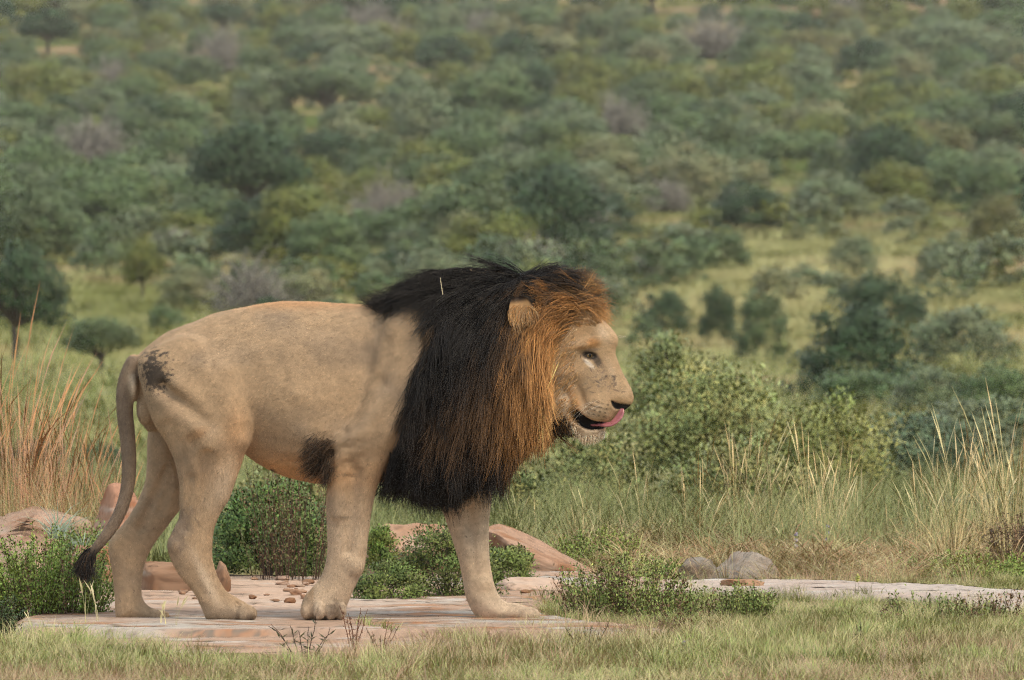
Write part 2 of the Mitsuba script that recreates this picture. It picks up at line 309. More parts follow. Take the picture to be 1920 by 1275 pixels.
TORSO = [(243, 690), (256, 668), (275, 648), (300, 631), (340, 611), (380, 598), (430, 581), (480, 571), (520, 566), (560, 565), (600, 567), (650, 570), (700, 572), (730, 571),
         (765, 556), (800, 540), (850, 524), (900, 520), (960, 526), (1010, 560), (1010, 700), (985, 800), (930, 870), (860, 900), (780, 908), (740, 905), (690, 906), (650, 909),
         (600, 909), (560, 902), (520, 889), (485, 868), (462, 850), (440, 830), (400, 825), (340, 815), (290, 790), (265, 750), (248, 720)]
BULK = [(742, 572), (800, 532), (850, 510), (900, 506), (980, 516), (1050, 514), (1094, 528), (1100, 560), (1076, 606), (1044, 650), (1032, 720), (1032, 770), (1018, 812), (978, 828), (955, 860),
        (925, 905), (860, 925), (790, 915), (745, 885), (748, 850), (775, 790), (785, 720), (815, 650), (805, 590)]
NEAR_HIND = [(262, 660), (262, 700), (270, 740), (283, 775), (294, 801), (313, 830), (327, 856), (337, 896), (341, 939), (338, 970), (326, 990), (316, 1010), (313, 1030), (319, 1052), (334, 1074), (350, 1092),
             (365, 1112), (377, 1132), (384, 1150), (388, 1161), (430, 1163), (472, 1161), (478, 1151), (467, 1134), (446, 1121), (425, 1106), (413, 1085), (404, 1064), (399, 1040), (400, 1018), (403, 1000),
             (408, 981), (421, 952), (435, 928), (448, 890), (460, 854), (465, 820), (464, 790), (454, 755), (440, 720), (425, 690), (400, 660), (350, 640)]
FAR_HIND = [(285, 740), (274, 822), (273, 896), (263, 930), (249, 958), (226, 990), (203, 1014), (200, 1035), (205, 1062), (211, 1108), (215, 1150), (218, 1167), (260, 1170), (311, 1170), (314, 1160),
            (299, 1147), (276, 1141), (264, 1128), (261, 1106), (263, 1080), (267, 1058), (281, 1030), (299, 1005), (321, 978), (340, 952), (342, 917), (337, 880), (330, 840), (345, 740)]
NEAR_FORE = [(629, 826), (622, 864), (611, 919), (612, 989), (614, 1040), (603, 1082), (586, 1103), (570, 1119), (565, 1140), (568, 1158), (600, 1162), (638, 1160), (647, 1142), (660, 1113), (679, 1076),
             (687, 1048), (692, 989), (700, 939), (716, 889), (750, 830), (805, 780), (842, 700), (850, 600), (815, 556), (775, 566), (742, 590), (728, 640), (720, 690), (700, 735), (668, 778), (640, 806)]
FAR_FORE = [(790, 800), (805, 880), (824, 944), (844, 1009), (858, 1050), (864, 1078), (871, 1118), (882, 1143), (893, 1160), (905, 1171), (1002, 1173), (1008, 1161), (996, 1143), (968, 1131), (946, 1131),
            (936, 1120), (924, 1088), (918, 1048), (918, 989), (922, 929), (928, 860), (920, 800)]

body = Field((-1.62, -0.36, -0.04), (0.36, 0.36, 1.36), 0.0062)
body.inflate(TORSO, width([(245, 700, .05), (280, 680, .11), (300, 760, .10), (350, 660, .155), (400, 640, .165), (400, 760, .17), (470, 620, .15), (480, 700, .185), (475, 800, .165), (480, 850, .13),
                           (560, 640, .175), (560, 740, .212), (590, 830, .20), (600, 890, .15), (680, 660, .150), (690, 780, .165), (700, 870, .14), (660, 720, .178), (800, 620, .175), (800, 750, .19), (800, 860, .16),
                           (900, 620, .15), (900, 750, .17), (990, 650, .13)]), 0.21, 0, 0.02)
body.inflate(NEAR_HIND, by_height([(640, .045), (690, .08), (760, .092), (830, .082), (880, .066), (930, .050), (990, .040), (1040, .037), (1080, .034), (1110, .037), (1140, .046), (1165, .05)]), 0.075,
             by_height([(640, -.125), (760, -.125), (880, -.125), (1000, -.115), (1160, -.11)]), 0.035)
body.inflate(FAR_HIND, by_height([(740, .07), (830, .075), (900, .058), (960, .046), (1030, .038), (1090, .035), (1130, .042), (1165, .05)]), 0.065, by_height([(740, .10), (1160, .105)]), 0.03)
body.inflate(NEAR_FORE, by_height([(560, .035), (620, .078), (700, .096), (800, .097), (870, .070), (930, .056), (1000, .048), (1050, .047), (1090, .047), (1130, .055), (1160, .058)]), 0.07,
             by_height([(560, -.12), (620, -.14), (780, -.15), (900, -.132), (1160, -.105)]), 0.016)
body.inflate(FAR_FORE, by_height([(800, .07), (900, .06), (980, .05), (1050, .046), (1090, .043), (1130, .055), (1160, .06)]), 0.07, by_height([(800, .12), (1160, .10)]), 0.03)
body.inflate(BULK, width([(760, 565, .09), (850, 530, .11), (860, 620, .185), (800, 700, .20), (900, 700, .215), (1000, 680, .20), (1045, 680, .165), (1060, 560, .10), (960, 540, .11), (988, 578, .135), (1010, 610, .155), (960, 600, .155), (850, 830, .20),
                          (780, 880, .17), (900, 880, .15), (1000, 790, .15), (1090, 560, .08)]), 0.13, 0, 0.03)
q3 = lambda u, v, y: np.array([(u - 960) / 500, y, (1160 - v) / 500])
# muscles, bones and folds that catch the light
body.cone(q3(738, 612, -.165), q3(700, 770, -.185), .035, .03, .05)                      # edge of the shoulder blade
body.cone(q3(772, 585, -.14), q3(800, 700, -.18), .035, .04, .05)
body.cone(q3(350, 655, -.13), q3(295, 690, -.10), .04, .05, .06)                         # hip and pin bone
body.cone(q3(420, 700, -.15), q3(455, 820, -.17), .045, .035, .05)                       # front of the thigh
body.cone(q3(330, 730, -.16), q3(395, 830, -.185), .05, .035, .06)
body.cone(q3(470, 815, -.215), q3(452, 745, -.222), .013, .008, .016, True); body.cone(q3(452, 745, -.222), q3(438, 712, -.222), .008, .003, .016, True)               # flank fold
body.cone(q3(472, 800, -.205), q3(474, 855, -.17), .014, .012, .03, True)
body.cone(q3(724, 640, -.222), q3(708, 715, -.232), .010, .014, .035, True); body.cone(q3(708, 715, -.232), q3(640, 797, -.236), .016, .018, .04, True)               # fold behind the shoulder
body.cone(q3(318, 800, -.215), q3(350, 880, -.20), .008, .008, .04, True)
body.cone(q3(358, 895, -.186), q3(349, 990, -.160), .017, .013, .018, True); body.cone(q3(392, 850, -.215), q3(372, 960, -.178), .014, .010, .03, True)               # hollow before the hamstring tendon
body.cone(q3(262, 990, .062), q3(312, 880, .040), .018, .014, .016, True); body.cone(q3(300, 960, .050), q3(322, 890, .036), .014, .010, .02, True)
body.cone(q3(668, 880, -.206), q3(656, 1030, -.164), .012, .009, .035, True); body.cone(q3(640, 860, -.185), q3(634, 960, -.165), .020, .012, .04); body.ball(q3(664, 1062, -.135), (.03, .025, .03), .02); body.ball(q3(640, 832, -.185), (.03, .03, .04), .02)
body.cone(q3(880, 960, .052), q3(893, 1080, .058), .012, .008, .02, True); body.ball(q3(905, 1098, .08), (.028, .03, .03), .02); body.ball(q3(330, 1022, -.12), (.024, .030, .03), .014)
body.cone(q3(330, 1050, -.165), q3(385, 1110, -.155), .010, .008, .02, True); body.cone(q3(310, 725, -.205), q3(395, 795, -.243), .014, .012, .05, True)
for u, y, zz in ((470, -.145, 1150), (473, -.118, 1151), (466, -.085, 1151), (458, -.065, 1150)):   # toes, near hind
    body.ball(q3(u - 8, zz - 4, y), (.032, .0150, .026), .005)
for u, y in ((305, .075), (309, .10), (308, .127), (300, .148)): body.ball(q3(u - 6, 1158, y), (.030, .0140, .024), .005)
for u, y in ((996, .055), (1001, .085), (1000, .118), (990, .145)): body.ball(q3(u - 9, 1155, y), (.038, .0165, .032), .005)
for u, y in ((575, -.135), (600, -.165), (622, -.165), (640, -.145)): body.ball(q3(u, 1143, y), (.020, .022, .030), .009)
for u0, u1, y in ((622, 616, -.178), (600, 596, -.172), (640, 634, -.160)): body.cone(q3(u0, 1115, y), q3(u1, 1156, y - .012), .003, .005, .010, True)
for y in (-.132, -.101, -.075): body.cone(q3(446, 1128, y), q3(480, 1160, y), .006, .008, .006, True)
TAIL = [(252, 672, 17), (240, 690, 18), (229, 715, 18), (226, 745, 17.5), (230, 775, 17.5), (234, 806, 17.5), (237, 835, 16.5), (239, 862, 15.5), (239, 890, 15), (237, 912, 14.5), (231, 938, 14), (223, 960, 13.5), (211, 984, 13),
        (197, 1004, 12), (180, 1022, 11), (168, 1036, 9), (160, 1052, 7)]
tail_fit = PchipInterpolator(np.arange(len(TAIL)), gaussian_filter(np.array(TAIL, float), (1.0, 0), mode='nearest'))(np.linspace(0, len(TAIL) - 1, 70))
for (u, v, r), (u2, v2, r2) in zip(tail_fit, tail_fit[1:]): body.cone(q3(u + 4, v, -.02), q3(u2 + 4, v2, -.02), r / 600, r2 / 600, .004)
body.ball(q3(273, 770, -.03), (.032, .03, .055), .015); body.ball(q3(282, 785, .02), (.030, .03, .05), .015)
body.ball(q3(252, 725, -.045), (.014, .03, .05), .02)
# loose skin and muscle: gentle relief over the whole surface
gx, gy, gz = np.meshgrid(*[a[::3] for a in body.ax], indexing='ij'); gp = np.stack([gx, gy, gz], -1)
rel = .011 * (meshkit.fbm(gp * np.array([7, 7, 4.5]), 2, 15) - .5) + .006 * (meshkit.fbm(gp * np.array([16, 14, 9]), 2, 16) - .5)
U, V = 960 + 500 * gx, 1160 - 500 * gz
rel += .0045 * np.sin((V - .35 * U) / 5.2 + 3 * meshkit.noise(gp * 9)) * np.exp(-(((U - 560) / 75) ** 2 + ((V - 862) / 24) ** 2))
rel += .004 * np.sin((V + .3 * U) / 4.5 + 3 * meshkit.noise(gp * 9, 4)) * np.exp(-(((U - 640) / 45) ** 2 + ((V - 850) / 40) ** 2))
rel *= np.where((U < 262) & (np.abs(gy + .02) < .06), .15, 1)
idx = np.meshgrid(*[np.arange(n) / 3 for n in body.D.shape], indexing='ij', sparse=False)
body.D -= map_coordinates(rel, [i.ravel() for i in idx], order=1, mode='nearest').reshape(body.D.shape).astype(np.float32)
bv, bf = body.mesh()

# ---- head, in profile, then turned a little towards the viewer
HEAD = [(975, 560), (1010, 545), (1060, 545), (1095, 562), (1122, 588), (1144, 611), (1158, 627), (1162, 641), (1155, 656), (1157, 668), (1162, 681), (1171, 703), (1183, 722), (1191, 742), (1190, 753), (1184, 761), (1174, 768), (1162, 776),
        (1150, 790), (1137, 797), (1138, 806), (1132, 816), (1115, 826), (1096, 829), (1083, 818), (1070, 806), (1040, 800), (1000, 790), (975, 700)]
hw0 = width([(975, 620, .10), (990, 700, .12), (1030, 600, .112), (1030, 680, .132), (1060, 600, .105), (1060, 650, .122), (1070, 700, .122), (1062, 760, .108), (1075, 640, .112), (1085, 600, .092), (1092, 625, .094),
             (1100, 645, .088), (1110, 654, .082), (1113, 668, .070), (1127, 680, .055), (1120, 690, .068), (1100, 680, .088), (1095, 705, .094), (1115, 715, .080), (1130, 640, .060), (1142, 640, .045), (1140, 670, .042), (1150, 690, .042),
             (1140, 705, .055), (1158, 710, .046), (1170, 720, .046), (1152, 730, .056), (1182, 738, .042), (1188, 748, .036), (1165, 750, .052), (1140, 750, .068), (1120, 745, .078), (1100, 745, .086), (1085, 755, .088), (1110, 765, .080), (1130, 770, .074), (1145, 780, .062),
             (1160, 770, .05), (1090, 790, .074), (1110, 815, .046), (1128, 810, .040), (1085, 812, .056), (1060, 795, .08)])
MOUTH = chaikin(PX(*np.array([(1077, 766), (1090, 768), (1101, 779), (1118, 789), (1140, 791), (1139, 801), (1129, 805), (1110, 806), (1094, 799), (1077, 785)], float).T), 1)
NOSTRIL = chaikin(PX(*np.array([(1152, 749), (1162, 755), (1174, 757), (1184, 759), (1178, 764), (1162, 768), (1156, 763)], float).T), 1)
def soft(poly, X, Z, w): return 1 / (1 + np.exp(-poly_sd(poly, X, Z) / w))
def bump(X, Z, u, v, ru, rv, a, rot=0.0):
    c, s = math.cos(rot), math.sin(rot); dx, dz = X - (u - 960) / 500, Z - (1160 - v) / 500
    return a * np.exp(-(((c * dx + s * dz) / (ru / 500)) ** 2 + ((-s * dx + c * dz) / (rv / 500)) ** 2))
def head_width(X, Z):
    w = hw0(X, Z)
    w = w - 0.040 * soft(MOUTH, X, Z, .0018) - 0.016 * soft(NOSTRIL, X, Z, .0015)
    w = w + bump(X, Z, 1108, 646, 21, 8, .022, .30) - bump(X, Z, 1114, 667, 11, 6, .014) - bump(X, Z, 1131, 684, 8, 18, .009, -.5)
    w = w + bump(X, Z, 1090, 700, 22, 11, .009) + bump(X, Z, 1132, 758, 26, 17, .017) - bump(X, Z, 1096, 738, 9, 30, .013, .35) - bump(X, Z, 1072, 735, 6, 24, .006, .3) - bump(X, Z, 1140, 700, 12, 20, .008, -.4) - bump(X, Z, 1152, 722, 5, 16, .006, -.7) + bump(X, Z, 1168, 742, 12, 8, .005)
    w = w + bump(X, Z, 1109, 676, 11, 3, .005, -.7)
    for i, (u, v) in enumerate(((1118, 748), (1112, 757), (1107, 766), (1124, 740))): w = w - bump(X, Z, u + 12, v + 6, 16, 2.2, .0022, -.35)
    return np.maximum(w, .010)
YAW, PIVOT = math.radians(11), np.array([(1030 - 960) / 500, 0.0, 0.0])
cy, sy = math.cos(YAW), math.sin(YAW)
def turn(p, back=False):
    q = np.array(p, float) - PIVOT; s = -sy if back else sy
    q[..., 0], q[..., 1] = cy * q[..., 0] + s * q[..., 1], -s * q[..., 0] + cy * q[..., 1]
    return q + PIVOT
head = Field((0.0, -0.19, 0.62), (0.50, 0.19, 1.26), 0.0032)
head.inflate(HEAD, head_width, 0.050, 0, 0.004)
hv, hf = head.mesh()
hn_local = unit(np.stack([head.at(hv + d) - head.at(hv - d) for d in np.eye(3) * .004], -1))
def head_surface(u, v, side=-1):
    """a point on the side of the head (local) and its outward normal"""
    X, Z = np.array([[(u - 960) / 500]]), np.array([[(1160 - v) / 500]])
    ys = np.linspace(0, .16, 200); line = np.stack([np.full(200, X[0, 0]), side * ys, np.full(200, Z[0, 0])], -1)
    d = head.at(line); i = np.argmax(d > 0)
    return line[i], head.grad(line[i:i + 1])[0]

# ---- colours of the coat
def lerp(a, b, t): return a + (b - a) * np.asarray(t)[:, None]
def blob(u, v, cu, cv, ru, rv, rot=0.0):
    c, s = math.cos(rot), math.sin(rot); du, dv = u - cu, v - cv
    return np.exp(-(((c * du + s * dv) / ru) ** 2 + ((-s * du + c * dv) / rv) ** 2))
TAN, GREY, RUST, CREAM, DARK = (np.array(c) for c in ((.390, .276, .172), (.235, .180, .132), (.46, .26, .125), (.64, .52, .385), (.030, .025, .022)))
def body_color(p):
    u, v, y = 960 + 500 * p[:, 0], 1160 - 500 * p[:, 2], p[:, 1]
    near = y < 0.02
    n1, n2, n3 = meshkit.fbm(p * 7, 3, 1), meshkit.fbm(p * 30, 3, 2), meshkit.fbm(p * 110, 2, 3)
    c = np.tile(TAN, (len(p), 1))
    c = lerp(c, GREY, np.clip(1.5 * (n1 - .40), 0, .6))
    c = lerp(c, RUST, np.clip(.8 * blob(u, v, 560, 568, 190, 12) + 1.2 * blob(u, v, 545, 885, 110, 34) + .65 * blob(u, v, 445, 815, 22, 50) * near + .35 * blob(u, v, 730, 905, 40, 25), 0, 1))
    leg = (v > 905) & (u > 590) & (u < 1010)
    c = lerp(c, CREAM * .86, np.where(leg, .5, 0) * np.clip((v - 905) / 90, 0, 1))
    c = lerp(c, CREAM * .85, .7 * np.clip(blob(u, v, 425, 900, 22, 60, .35) + blob(u, v, 388, 1085, 9, 60, -.45) + .6 * blob(u, v, 440, 1150, 50, 16), 0, 1) * near)  # pale paw; bright front edge of the hind leg is light painted into the coat
    # grey mud rubbed into the hair of the hock, in specks
    rear = np.clip(1.1 * blob(u, v, 343, 985, 24, 52, .2) + 1.3 * (n2 - .45) + 1.2 * (n3 - .5) - .25, 0, .9) * near * (v > 900)
    c = lerp(c, GREY * np.array([.80, .79, .80]), rear)
    c = lerp(c, RUST * .55, np.clip(blob(u, v, 372, 812, 30, 14, -.3) * 1.1 - .3 + .6 * (n2 - .5), 0, .75) * near)
    c = lerp(c, GREY * .8, .55 * blob(u, v, 374, 672, 22, 16) * near)
    tail = (u < 262) & (v > 668) & (np.abs(y + .02) < .05) & ~((v > 940) & (u > 243)) & ~((v > 1000) & (y > .045))
    c = lerp(c, GREY * np.array([.80, .78, .78]), np.where(tail, np.clip(.95 - .5 * np.clip((u - 238) / 14, 0, 1) * (v > 720), 0, 1), 0))  # grey-brown tail; its right edge is painted lighter, as lit from the right
    c = lerp(c, DARK, np.where(tail, np.clip((v - 1015) / 25, 0, 1), 0))
    c = lerp(c, CREAM, np.clip(blob(u, v, 249, 722, 7, 22, -.25), 0, 1) * .8)
    # dried dark dirt on the hip, broken up into specks
    spot = np.clip(blob(u, v, 294, 695, 28, 43, -.12) + .0, 0, 1) * (y < -.02)
    c = lerp(c, DARK * 1.3, np.clip((spot * 1.35 + 1.9 * (n3 - .5) + .5 * (n2 - .5) - .66) * 8, 0, .93))
    c = lerp(c, DARK, np.clip(1.6 * blob(u, v, 510, 883, 7, 4) - .3, 0, 1))
    for cu, cv, cr, ln in ((420, 947, .1, 9), (372, 975, .9, 16), (655, 888, 0, 26), (650, 968, .05, 22)):
        c = lerp(c, GREY * .55, np.clip(1.3 * blob(u, v, cu, cv, ln, 1.6, cr) - .2, 0, 1) * near * .7)
    # under the mane: dark undercoat
    m = poly_sd(PX(*MANE_ROOT.T), p[:, 0], p[:, 2])
    mane = np.clip(m / .03 + .3, 0, 1) * ((p[:, 2] > .46))
    c = lerp(c, np.array([.022, .017, .014]), mane * .97)
    # toes, dust on paws
    c = lerp(c, np.array([.46, .37, .28]), np.clip((v - 1110) / 60, 0, .5) * (u > 560))
    c = lerp(c, np.array([.10, .07, .05]), np.clip(blob(u, v, 630, 1140, 12, 16) * (y < -.10) * 1.1 + blob(u, v, 472, 1155, 8, 7) + .7 * blob(u, v, 448, 1152, 3.5, 9), 0, .75) * near)
    return c * (0.80 + .40 * n2 + .44 * (n3 - .5))[:, None]

MANE_ROOT = np.array([(705, 578), (765, 536), (850, 508), (1050, 505), (1112, 525), (1122, 572), (1088, 600), (1056, 640), (1044, 700), (1042, 760), (1034, 812), (985, 832), (940, 885), (860, 928), (790, 920), (728, 890),
                      (742, 850), (770, 800), (772, 730), (797, 660), (818, 605), (806, 565), (760, 574)], float)
def head_color(p):
    u, v, y = 960 + 500 * p[:, 0], 1160 - 500 * p[:, 2], p[:, 1]
    ay = np.abs(y)
    n1, n2, n3 = meshkit.fbm(p * 14, 3, 5), meshkit.fbm(p * 60, 3, 6), meshkit.fbm(p * 170, 2, 7)
    c = np.tile(np.array([.43, .295, .172]), (len(p), 1))
    c = lerp(c, np.array([.45, .265, .125]), np.clip((1085 - u) / 40, 0, 1) * np.clip((740 - v) / 40, 0, 1) * .7)
    c = lerp(c, np.array([.30, .225, .155]), np.clip(1.5 * (n2 - .42), 0, .6) * np.clip(blob(u, v, 1132, 705, 22, 28) + blob(u, v, 1105, 720, 30, 22), 0, 1))
    c = lerp(c, CREAM * 1.12, np.clip(.8 * blob(u, v, 1068, 748, 14, 28) + 1.1 * blob(u, v, 1112, 819, 30, 14) + .5 * blob(u, v, 1125, 770, 26, 12) + .5 * blob(u, v, 1080, 800, 14, 20) + .4 * blob(u, v, 1138, 625, 10, 22, -.5), 0, .9))
    c = lerp(c, np.array([.42, .22, .09]), np.clip(.75 * blob(u, v, 1082, 738, 7, 26, -.4) + .6 * blob(u, v, 1090, 765, 8, 20) + .6 * blob(u, v, 1120, 644, 10, 9), 0, .8))
    c = lerp(c, np.array([.74, .66, .56]), np.clip(1.5 * blob(u, v, 1112, 681, 12, 3.6, .78) - .1, 0, .97))
    c = lerp(c, np.array([.045, .038, .034]), np.clip(1.6 * blob(u, v, 1126, 676, 6, 12, -.45) - .1 + .5 * (n2 - .5), 0, .85))
    c = lerp(c, np.array([.016, .014, .012]), np.clip(2.6 * blob(u, v, 1113, 666, 14.5, 8.2, .25) - .5, 0, 1))
    c = lerp(c, np.array([.17, .13, .10]), np.clip(1.1 * blob(u, v, 1118, 656, 14, 3.2, -.1) - .1 + .9 * (n2 - .5), 0, .7))
    fl = meshkit.fbm(np.stack([p[:, 0] * 60 + p[:, 2] * 60, p[:, 1] * 60, p[:, 2] * 200 - p[:, 0] * 170], -1), 3, 8)
    c = lerp(c, np.array([.16, .11, .075]), np.clip((fl - .52) * 5, 0, .6) * np.clip(blob(u, v, 1090, 640, 34, 44) + .6 * blob(u, v, 1085, 700, 26, 30), 0, 1))
    c = lerp(c, np.array([.14, .11, .085]), np.clip((n3 - .50) * 6, 0, .7) * np.clip(1.1 * blob(u, v, 1134, 704, 15, 30, -.35) + .7 * blob(u, v, 1112, 716, 26, 18), 0, 1))
    c = lerp(c, np.array([.50, .37, .24]), np.clip(.8 * blob(u, v, 1150, 690, 7, 40, -.42) + .5 * blob(u, v, 1180, 735, 9, 12) - .1, 0, .8))
    c = lerp(c, np.array([.40, .20, .075]), np.clip(1.0 * blob(u, v, 1122, 642, 11, 9) + .7 * blob(u, v, 1100, 652, 12, 4) - .1, 0, .8))
    c = lerp(c, np.array([.36, .215, .105]), np.clip(.8 * blob(u, v, 1096, 606, 30, 26) + .5 * blob(u, v, 1082, 690, 22, 40) - .1, 0, .7))
    # scars and scratches
    for cu, cv, ln, w, r in ((1113, 727, 7, 1.0, -.5), (1157, 706, 6, 1.2, -.2), (1158, 710, 2.0, 6, .2), (1143, 706, 3, 2.6, 0), (1116, 693, 1.2, 5, -.4), (1163, 732, 8, 1.1, .3), (1160, 722, 1.2, 6, .5), (1128, 716, 6, 1, .6), (1175, 735, 5, 1.2, -.4), (1098, 668, 1.2, 4, 0), (1120, 735, 6, 1, .2)):
        c = lerp(c, np.array([.06, .045, .04]), np.clip(1.5 * blob(u, v, cu, cv, ln, w, r) - .25, 0, .85) * (y < 0))
    c = lerp(c, np.array([.10, .08, .065]), np.clip((n3 - .60) * 9, 0, .75) * np.clip(blob(u, v, 1150, 715, 34, 30) + .4 * blob(u, v, 1100, 690, 40, 40), 0, 1))
    for cu, cv in [(1122 + 9 * i - 3 * j, 752 + 7.5 * j + 2.2 * i) for j in range(4) for i in range(4)]:
        c = lerp(c, np.array([.09, .06, .045]), np.clip(1.5 * blob(u, v, cu, cv, 2.1, 1.5) - .2, 0, .85))
    X, Z = p[:, 0], p[:, 2]
    mouth, nos = soft(MOUTH, X, Z, .0012), soft(NOSTRIL, X, Z, .0010)
    c = lerp(c, np.array([.012, .010, .010]), np.clip(mouth * 1.4 - .1, 0, 1) * (ay > .0))
    c = lerp(c, np.array([.014, .012, .012]), np.clip(nos * 1.3, 0, 1))
    c = lerp(c, np.array([.02, .018, .018]), np.where((ay < .03) & (u > 1168), np.clip((v - 756) / 4, 0, 1), 0) * np.clip((774 - v) / 4, 0, 1))
    m = poly_sd(PX(*MANE_ROOT.T), p[:, 0], p[:, 2])
    c = lerp(c, np.array([.10, .05, .022]), np.clip(m / .03 + .1, 0, 1) * .9)
    return c * (0.74 + .44 * n2 + .60 * (n3 - .5) + .14 * (n1 - .5))[:, None]

bc, hc = body_color(bv), head_color(hv)
hw_world = turn(hv)
scene['lion__body'] = shape((np.vstack([bv, hw_world]), np.vstack([bf, hf + len(bv)])), 'coat_mat', np.clip(np.vstack([bc, hc]), .005, .9))
tag('lion', 'male lion with a black and orange mane walking across the pale rock, licking its nose', 'lion')
# ---- head details: eye, tongue, ear
rng = np.random.default_rng(11)
def head_part(name, v, f, color, mat, normals=None):
    scene['lion__' + name] = shape((turn(v), f), mat, color, None if normals is None else turn(normals + PIVOT) - PIVOT)
for side, name in ((-1, 'eye'), (1, 'eye_001')):
    p, n = head_surface(1112, 666.5, side)
    m = trimesh.creation.icosphere(4, 0.0165); v = np.array(m.vertices)
    look = unit(np.array([.62, side * .78, -.08]))
    c = v @ look / .0165; lid = (v[:, 2] > .0045) | (v[:, 2] < -.0085)
    col = lerp(np.tile([.30, .30, .27], (len(v), 1)) * .25, np.array([.17, .11, .045]), (c > .60).astype(float))
    col = lerp(col, np.array([.16, .09, .03]), np.clip((.80 - c) * 8, 0, 1) * (c > .62)); col = lerp(col, np.array([.006, .006, .006]), (c > .93).astype(float))
    col[lid] = [.018, .014, .012]
    head_part(name, v + p - n * .0100, np.array(m.faces), col, 'eye_mat')
# tongue: a ribbon with thickness, out of the mouth's front and curled up to the nose
TONGUE = np.array([(1112, 797, -.010), (1128, 796, -.022), (1140, 796, -.034), (1150, 795, -.040), (1158, 790, -.041), (1165, 783, -.040), (1170, 774, -.037), (1172, 766, -.033)])
tw = np.array([.011, .012, .013, .013, .0155, .017, .0145, .007]); tt = np.array([.006, .006, .0065, .0065, .006, .0055, .005, .003])
tt_ = np.linspace(0, 1, 8); ts = np.linspace(0, 1, 30)
cen = PchipInterpolator(tt_, np.stack([PX(TONGUE[:, 0]), TONGUE[:, 2], (1160 - TONGUE[:, 1]) / 500], 1))(ts)
W_, H_ = PchipInterpolator(tt_, tw)(ts), PchipInterpolator(tt_, tt)(ts)
tan_ = unit(np.gradient(cen, axis=0)); side_ = unit(np.array([.35, .80, 0]) + 0 * tan_ + np.linspace(0, 1, 30)[:, None] ** .7 * np.array([-.95, -.35, .75])); side_ = unit(side_ - (side_ * tan_).sum(1, keepdims=True) * tan_); up_ = np.cross(tan_, side_)
ang = np.linspace(0, 2 * np.pi, 20, endpoint=False)
groove = -.6 * np.exp(-((np.cos(ang)) / .35) ** 2) * (np.sin(ang) > 0)
tv = cen[:, None] + (np.cos(ang)[None, :, None] * W_[:, None, None]) * side_[:, None] + ((np.sin(ang) + groove)[None, :, None] * H_[:, None, None]) * up_[:, None]
i, j = np.meshgrid(np.arange(29), np.arange(20), indexing='ij'); k = (j + 1) % 20
q = np.stack([i * 20 + j, i * 20 + k, (i + 1) * 20 + k, (i + 1) * 20 + j], -1).reshape(-1, 4)
tv = np.vstack([tv.reshape(-1, 3), cen[-1:], cen[:1]])
cap = np.array([[580 + a, 580 + (a + 1) % 20, 600] for a in range(20)] + [[(a + 1) % 20, a, 601] for a in range(20)])
tc = np.array([.37, .135, .15]) * (.8 + .4 * meshkit.fbm(tv * 120, 2, 9))[:, None]
head_part('tongue', tv, np.vstack([q[:, [0, 1, 2]], q[:, [0, 2, 3]], cap]), tc, 'wet_mat')
# ears: cupped shells with a dark rim
def ear(side):
    a, b = np.meshgrid(np.linspace(0, 1, 16), np.linspace(-1, 1, 25), indexing='ij')
    wd = .050 * np.sqrt(np.clip(1 - (a * .98) ** 2.4, 0, 1)) + .004
    x = b * wd; z = a * .105; y = .026 * (1 - b * b) * (1 - .3 * a) + .012 * a * a
    P = np.stack([x, y, z], -1); Q = P + np.array([0, .007, 0])
    v = np.vstack([P.reshape(-1, 3), Q.reshape(-1, 3)]); nb = 25; o = 16 * nb
    i, j = np.meshgrid(np.arange(15), np.arange(24), indexing='ij')
    q = np.stack([i * nb + j, i * nb + j + 1, (i + 1) * nb + j + 1, (i + 1) * nb + j], -1).reshape(-1, 4)
    rim = [i for i in range(nb)][::1]
    edge = [(0, j) for j in range(nb)] + [(i, nb - 1) for i in range(1, 16)] + [(15, j) for j in range(nb - 2, -1, -1)] + [(i, 0) for i in range(14, 0, -1)]
    e = [r * nb + c for r, c in edge]
    side_q = np.array([[e[t], e[(t + 1) % len(e)], e[(t + 1) % len(e)] + o, e[t] + o] for t in range(len(e))])
    q = np.vstack([q, q[:, ::-1] + o, side_q])
    col = np.tile([.36, .215, .10], (2 * o, 1)); A, B = np.tile(a.reshape(-1), 2), np.tile(np.abs(b).reshape(-1), 2)
    col = lerp(col, np.array([.03, .02, .015]), np.clip(np.maximum((A - .72) * 6, (B - .82) * 7 * (np.tile(b.reshape(-1), 2) > -.5)), 0, 1))
    col[o:] = np.array([.05, .03, .02])
    R = trimesh.transformations.euler_matrix(math.radians(-12), math.radians(-10), math.radians(28), 'sxyz')[:3, :3]
    v = v @ R.T
    if side > 0: v[:, 1] *= -1; q = q[:, ::-1]
    base = np.array([(1004 - 960) / 500, side * .212, (1160 - 604) / 500])
    return v + base, np.vstack([q[:, [0, 1, 2]], q[:, [0, 2, 3]]]), col
for side, name in ((-1, 'ear'), (1, 'ear_001')):
    v, f, col = ear(side); head_part(name, v, f, col, 'coat_mat')

